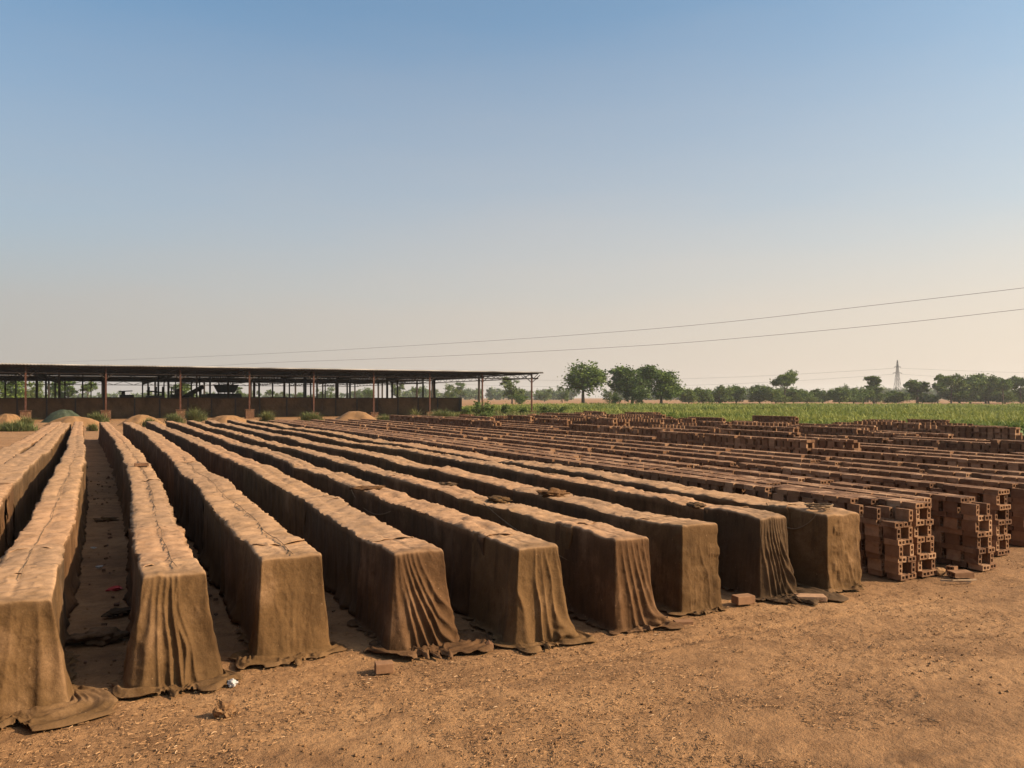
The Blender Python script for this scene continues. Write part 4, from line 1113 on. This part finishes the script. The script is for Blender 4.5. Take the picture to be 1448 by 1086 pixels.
for z, a in ARMS:
    m2 = MB(); m2.bar((-a, 0, z), (a, 0, z), .22); m2.bar((-a, 0, z), (0, 0, z + 1.0), .15); m2.bar((a, 0, z), (0, 0, z + 1.0), .15)
    arm = m2.build('crossarm', M_PYLON, pyl)
    for s in (-1, 1):
        i_ = MB(); i_.tube([(s * a, 0, z), (s * a, 0, z - .9)], .14, 6); i_.build('insulator', M_PYLON, arm)
def wire(p, q, sag, rad, label, grp, n=48):
    p, q = Vector(p), Vector(q); mb = MB(); pts = []
    for k in range(n + 1):
        t = k / n; r_ = p.lerp(q, t); r_.z -= sag * 4 * t * (1 - t); pts.append(r_)
    o = mb.tube(pts, rad, 5); o = mb.build('wire', M_WIRE); tag(o, label, 'wire', grp); return o
G_ = 'power lines hanging from the pylon'
zt, zl = ARMS[0][0] - .9, ARMS[1][0] - .9
PLX, PLY = at(560, 760); PRX, PRY = at(1960, 720)
wire((PX - 2.6, PY, zt), (PLX, PLY, zt - 3), 6.5, .07, 'upper thin line running left from the pylon', G_)
wire((PX - 3.4, PY, zl), (PLX, PLY, zl - 3), 7.5, .07, 'lower thin line running left from the pylon', G_)
wire((PX + 2.6, PY, zt), (PRX, PRY, zt + 1), 4.5, .07, 'upper thin line running right from the pylon', G_)
wire((PX + 3.4, PY, zl), (PRX, PRY, zl - 1), 6.5, .07, 'lower thin line running right from the pylon', G_)
def pix(x, y, d): X, Y = at(x, d); return (X, Y, CAMH + (HOR - y) * d / F)
def long_wire(knots, label):
    """smooth run through (photo column, row, distance)"""
    P = [Vector(pix(*k)) for k in knots]; mb = MB(); pts = []
    for i in range(len(P) - 1):
        p0, p1, p2, p3 = P[max(0, i - 1)], P[i], P[i + 1], P[min(len(P) - 1, i + 2)]
        for s in range(12):
            t = s / 12
            pts.append(.5 * ((2 * p1) + (p2 - p0) * t + (2 * p0 - 5 * p1 + 4 * p2 - p3) * t * t + (3 * p1 - p0 - 3 * p2 + p3) * t ** 3))
    pts.append(P[-1]); mb.tube(pts, .013, 5); o = mb.build('wire', M_WIRE); tag(o, label, 'wire', 'two overhead wires crossing the sky'); return o
def dline(x):                                                  # the wires' plan line: from (30, 48) towards (-65, 138)
    k = (x - CXP) / F                                          # X = k d ; X = 30 - 95/90 (d - 48)
    return (30 + 95 / 90 * 48) / (k + 95 / 90)
long_wire([(x, y, dline(x)) for x, y in ((1600, 387), (1448, 407), (1250, 430), (1000, 458), (780, 476), (560, 490), (380, 500), (180, 508.5), (20, 514))], 'upper of the two long wires crossing the sky')
long_wire([(x, y, dline(x)) for x, y in ((1600, 420), (1448, 437), (1250, 459), (1000, 482), (860, 491.5), (700, 500), (530, 507.5), (380, 513), (250, 520))], 'lower of the two long wires crossing the sky')

# ------------------------------------------------------------------ small things lying about
def loose(x, y, rz, label, s=(1, 1, 1), z=0.0, tilt=0.0, k=0, solid=False, on=0.0):
    X, Y = on_plane(x, y, on)
    if solid:
        mb = MB(); mb.box((-BL / 2, -BW / 2, -BT / 2), (BL / 2, BW / 2, BT / 2)); o = mb.build('brick', M_BRICK)
        bv_ = o.modifiers.new('b', 'BEVEL'); bv_.width = .007; bv_.segments = 2
    else: o = link('brick', BM[k % 7])
    o.scale = s; o.rotation_euler = (tilt, 0, rz); o.location = (X, Y, on + z + BT / 2 * s[2]); tag(o, label, 'brick'); return o
loose(543, 950, .28, 'lone clay brick lying on the dirt in the left foreground', (.72, .75, 1.15), solid=True)
loose(1051, 853, .35, 'loose brick lying left of the spilled pleated hem', (1.1, .9, 1.3), solid=True)
loose(1146, 848, -.1, 'slab-like brick lying under the spilled pleated hem', (1.6, 1.1, .75), solid=True)
loose(1358, 815, .1, 'flat brick in front of the bare stacks, nearest the stick', (1.25, 1.2, .95), k=2)
loose(1346, 806, .7, 'small brick piece behind the flat brick by the stick', (.6, .7, .8), k=3)
loose(966, 880, .1, 'half buried brick at the foot of the bunched corner', (.9, .7, .5), solid=True, z=-.02)
loose(200, 659, .5, 'dark brick resting on top of the winding row', (1.2, .8, .8), on=on_row(200, 659) + .02, k=1)
def lump(x, y, r, label, m, name, cat, seed, fl=.7, on=0.0, rough=.35, sub=2, sx=1.0):
    import bmesh
    bm = bmesh.new(); bmesh.ops.create_icosphere(bm, subdivisions=sub, radius=1)
    for v_ in bm.verts:
        c = np.array(v_.co); n_ = 1 + rough * float(fbm(c[0] * 1.8 + seed, c[1] * 1.8, c[2] * 1.8, seed, 3)) * 1.6
        v_.co = Vector(c * n_ * r); v_.co.z *= fl; v_.co.x *= sx
    me = bpy.data.meshes.new(name); bm.to_mesh(me); bm.free(); me.materials.append(m)
    X, Y = on_plane(x, y, on); o = link(name, me, loc=(X, Y, on + r * fl * .55)); tag(o, label, cat); return o
lump(318, 1012, .075, 'crumbly dark clod with a shadow in the left foreground', M_DIRT, 'earth_clod', 'clod', 3, .95, rough=.8, sub=3)
lump(691, 916, .065, 'pale stone at the hem corner between two front cloths', M_BRICK, 'stone', 'stone', 5, .8, sub=1)
lump(329, 969, .045, 'crumpled whitish plastic litter at a cloth hem', M_PAPER, 'litter', 'litter', 9, .8, rough=.45, sub=3)
lump(161, 834, .10, 'red rag lying in the shaded aisle', M_RED, 'rag', 'rag', 11, .35, rough=.7)
lump(140, 803, .045, 'white scrap of litter in the shaded aisle', M_PAPER, 'litter', 'litter', 13, .5, rough=.7)
lump(133, 775, .05, 'pale blue-grey scrap of plastic farther up the shaded aisle', M_PAPER, 'litter', 'litter', 15, .3, rough=.7)
lump(1329, 812, .085, 'pale round clod beside the flat brick by the bare stacks', M_SAND, 'earth_clod', 'clod', 17, .8)
# thin slats
X, Y = on_plane(1352, 823)
mb = MB(); mb.box((-.22, -.012, .004), (.2, .012, .03), Matrix.Rotation(-.25, 4, 'Z')); mb.box((-.2, -.01, .032), (.2, .014, .05), Matrix.Translation((.1, -.05, 0)) @ Matrix.Rotation(.12, 4, 'Z'))
o = mb.build('stick', M_WOOD, loc=(X, Y, 0)); tag(o, 'pale split stick lying in front of the flat brick', 'stick')
# bundles of cloth and coils of rope on the row tops
def bundle(x, y, rx, label, mi, seed, fl=.45, sx=1.6):
    o = lump(x, y, rx, label, M_CLOTH[mi], 'cloth_bundle', 'cloth bundle', seed, fl, on_row(x, y) + .005, .55, 4, sx)
    o['group'] = 'bundles of cloth on the row tops'; o.rotation_euler = (0, 0, YAW + 1.2 + seed)
    me = o.data
    for v_ in me.vertices:                                     # crumpled creases
        c = v_.co; v_.co += v_.normal * (.018 * abs(float(noise(c.x * 22 + seed, c.y * 22, c.z * 22, seed))) - .006)
    me.polygons.foreach_set('use_smooth', [True] * len(me.polygons)); return o
bundle(782, 701, .15, 'large crumpled cloth bundle on top of the third covered row from the right', 1, 2)
bundle(706, 709, .13, 'rolled cloth bundle on top of the fourth covered row from the right', 0, 4, .4)
bundle(985, 716, .11, 'small flat cloth bundle on the second covered row from the right', 2, 6, .3)
bundle(522, 692, .15, 'coiled cloth lying on top of the fifth covered row from the right', 1, 8, .25)
bundle(634, 686, .11, 'dark twisted cloth scrap on a row top left of the larger bundles', 2, 10, .3, 2.2)
def heaped(x, y, r, label, mi, seed, fl, sx):
    o = lump(x, y, r, label, M_CLOTH[mi], 'cloth_bundle', 'cloth bundle', seed, fl, 0.0, .6, 4, sx)
    o.rotation_euler = (0, 0, YAW + seed); me = o.data
    for v_ in me.vertices:
        c = v_.co; v_.co += v_.normal * (.03 * abs(float(noise(c.x * 15 + seed, c.y * 15, c.z * 15, seed))) - .01)
    me.polygons.foreach_set('use_smooth', [True] * len(me.polygons))
heaped(136, 905, .20, 'dark cloth heaped on the ground in the shaded aisle by the bent row', 2, 3, .38, 1.3)
heaped(168, 868, .13, 'small dark cloth scrap in the shaded aisle below the red rag', 2, 7, .3, 1.7)
heaped(150, 735, .16, 'flat dark cloth scrap far up the shaded aisle', 0, 12, .2, 1.5)
def rope(pts, rad, label):
    mb = MB(); mb.tube(pts, rad, 6); o = mb.build('rope', M_ROPE, smooth=True); tag(o, label, 'rope', 'ropes lying on the covered rows'); return o
for r, va, vb, lab in ((2, 8.9, 40, 'thin dark rope running along the top of the winding row'), (3, 9.0, 24, 'thin dark rope along the top of the row right of the winding one'), (1, 9.4, 30, 'thin dark rope along the top of the bent row')):
    pts = []
    for v in np.arange(va, vb, .16):
        off = .05 * float(noise(v * .4, r, 0, 91)) + .008 * float(noise(v * 2.6, r, 0, 92))
        pts.append(w3(float(row_u(r, v)) + off + .02, v, float(row_h(r, v)) + lift_at(r, v) + .017 + .004 * float(noise(v * 3, r, 0, 93))))
    rope(pts, .0042, lab)
zc = on_row(1166, 722) + .012; X, Y = on_plane(1166, 722, zc); pts = []
for k in range(70):
    q = k * .38; rr = .13 + .035 * math.sin(k * .7); pts.append((X - .05 + rr * 1.25 * math.cos(q), Y + .1 + rr * math.sin(q), zc + .014 + .028 * abs(math.sin(k * .31)) + .0006 * k))
rope(pts, .011, 'tangled rope coil on the rightmost covered front end')
def sag_rope(r, va, vb, z0, z1, dip, lab):
    pts = []
    w = ROWS[r][1]
    for k in range(25):
        t = k / 24; v = va + (vb - va) * t; z = z0 + (z1 - z0) * t - dip * math.sin(math.pi * t) ** .8
        pts.append(w3(float(row_u(r, v)) - w / 2 - .055 - .02 * math.sin(t * 3.14), v, z))
    rope(pts, .010, lab)
sag_rope(6, 9.0, 11.8, .62, 1.1, .05, 'rope slanting down the shaded side of the fourth covered row from the right')
sag_rope(5, 12.2, 15.0, 1.12, 1.14, .32, 'rope hanging in a loop on the fifth covered row from the right')
sag_rope(9, 8.6, 9.6, 1.08, 1.14, .30, 'rope looped on the shaded side of the rightmost covered row')

rb_ = random.Random(4)
mb = MB()
for k in range(300):                                            # brick chips in the aisles
    uu, vv = rb_.choice((.14, 1.32, 2.6, 3.86, 5.1)) + rb_.gauss(0, .13), rb_.uniform(9.5, 34)
    x_, y_ = uv2w(uu, vv); s_ = rb_.uniform(.010, .035)
    mb.box((-s_, -s_ * rb_.uniform(.5, 1), -.3 * s_), (s_, s_ * .7, s_ * rb_.uniform(.4, .9)), Matrix.Translation((x_, y_, .01)) @ Matrix.Rotation(rb_.random() * 6, 4, 'Z') @ Matrix.Rotation(rb_.gauss(0, .3), 4, 'X'))
o = mb.build('rubble', M_BRICK); tag(o, 'chips of broken brick strewn in the shaded aisles between the covered rows', 'rubble', kind='stuff')

# ------------------------------------------------------------------ air
mb = MB(); mb.box((-3200, -3200, -1.2), (3200, 3200, 48)); o = mb.build('haze', None)
m = bpy.data.materials.new('haze'); m.use_nodes = True; nt = m.node_tree; nt.nodes.clear()
vo = N(nt, 'ShaderNodeVolumePrincipled'); vo.inputs['Color'].default_value = (.90, .88, .86, 1); vo.inputs['Density'].default_value = .00016; vo.inputs['Anisotropy'].default_value = .25
ou = N(nt, 'ShaderNodeOutputMaterial'); L(nt, vo.outputs[0], ou.inputs['Volume']); o.data.materials.append(m)
tag(o, 'warm dusty haze over the yard', 'haze', kind='stuff')

# ------------------------------------------------------------------ light, sky, camera
ELEV, AZ = R(31), R(-9)                                       # sun to the right
S = Vector((math.cos(ELEV) * math.cos(AZ), math.cos(ELEV) * math.sin(AZ), math.sin(ELEV)))
sl = bpy.data.lights.new('sun', 'SUN'); sl.energy = 4.6; sl.angle = R(.5); sl.color = (1.0, .80, .56)
so = bpy.data.objects.new('sun', sl); COL.objects.link(so); so.rotation_euler = S.to_track_quat('Z', 'Y').to_euler(); so.location = (30, -8, 40)
w = bpy.data.worlds.new('World'); SC.world = w; w.use_nodes = True; nt = w.node_tree
bg = nt.nodes['Background']; sky = N(nt, 'ShaderNodeTexSky'); sky.sky_type = 'NISHITA'; sky.sun_disc = False
sky.sun_elevation = ELEV; sky.sun_rotation = math.pi / 2 - AZ; sky.air_density = 1.0; sky.dust_density = 2.5; sky.ozone_density = 1.5; sky.altitude = 100
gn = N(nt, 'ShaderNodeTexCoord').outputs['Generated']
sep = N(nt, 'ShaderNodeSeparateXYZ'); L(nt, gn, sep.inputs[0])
tint = mixc(nt, 1.0, sky.outputs[0], ramp(nt, sep.outputs['Z'], [(.46, (.37, .66, .73)), (.75, (1.75, 1.5, 1.2))]), 'MULTIPLY')  # zenith brightened out of view, an added fill for the shade
dt = N(nt, 'ShaderNodeVectorMath', operation='DOT_PRODUCT'); L(nt, gn, dt.inputs[0]); dt.inputs[1].default_value = (math.cos(AZ), math.sin(AZ), 0)
dusk = nt.nodes.new('ShaderNodeMath'); dusk.operation = 'MULTIPLY_ADD'; L(nt, dt.outputs['Value'], dusk.inputs[0]); dusk.inputs[1].default_value = .5; dusk.inputs[2].default_value = .5
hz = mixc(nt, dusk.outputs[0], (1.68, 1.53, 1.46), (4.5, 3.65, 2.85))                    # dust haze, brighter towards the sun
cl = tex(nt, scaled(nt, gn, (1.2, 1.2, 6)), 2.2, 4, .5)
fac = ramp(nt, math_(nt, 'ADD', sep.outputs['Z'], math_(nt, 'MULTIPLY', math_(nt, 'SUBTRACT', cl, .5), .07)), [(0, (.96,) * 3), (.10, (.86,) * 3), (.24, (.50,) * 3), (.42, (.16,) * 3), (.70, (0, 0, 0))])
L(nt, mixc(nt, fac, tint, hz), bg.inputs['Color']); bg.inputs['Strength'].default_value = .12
ca = bpy.data.cameras.new('camera'); co = bpy.data.objects.new('camera', ca); COL.objects.link(co)
co.location = (0, 0, CAMH); co.rotation_euler = (math.pi / 2, 0, 0)
ca.sensor_width = 36; ca.lens = F / 1448 * 36; ca.shift_y = (HOR - 543) / 1448; ca.clip_end = 8000; ca.clip_start = .05
SC.camera = co
SC.view_settings.view_transform = 'Standard'; SC.view_settings.look = 'None'; SC.view_settings.exposure = 1.02; SC.view_settings.gamma = 1
SC.render.engine = 'CYCLES'; SC.cycles.use_denoising = True; SC.cycles.max_bounces = 6; SC.cycles.volume_bounces = 0
SC.cycles.volume_step_rate = 4
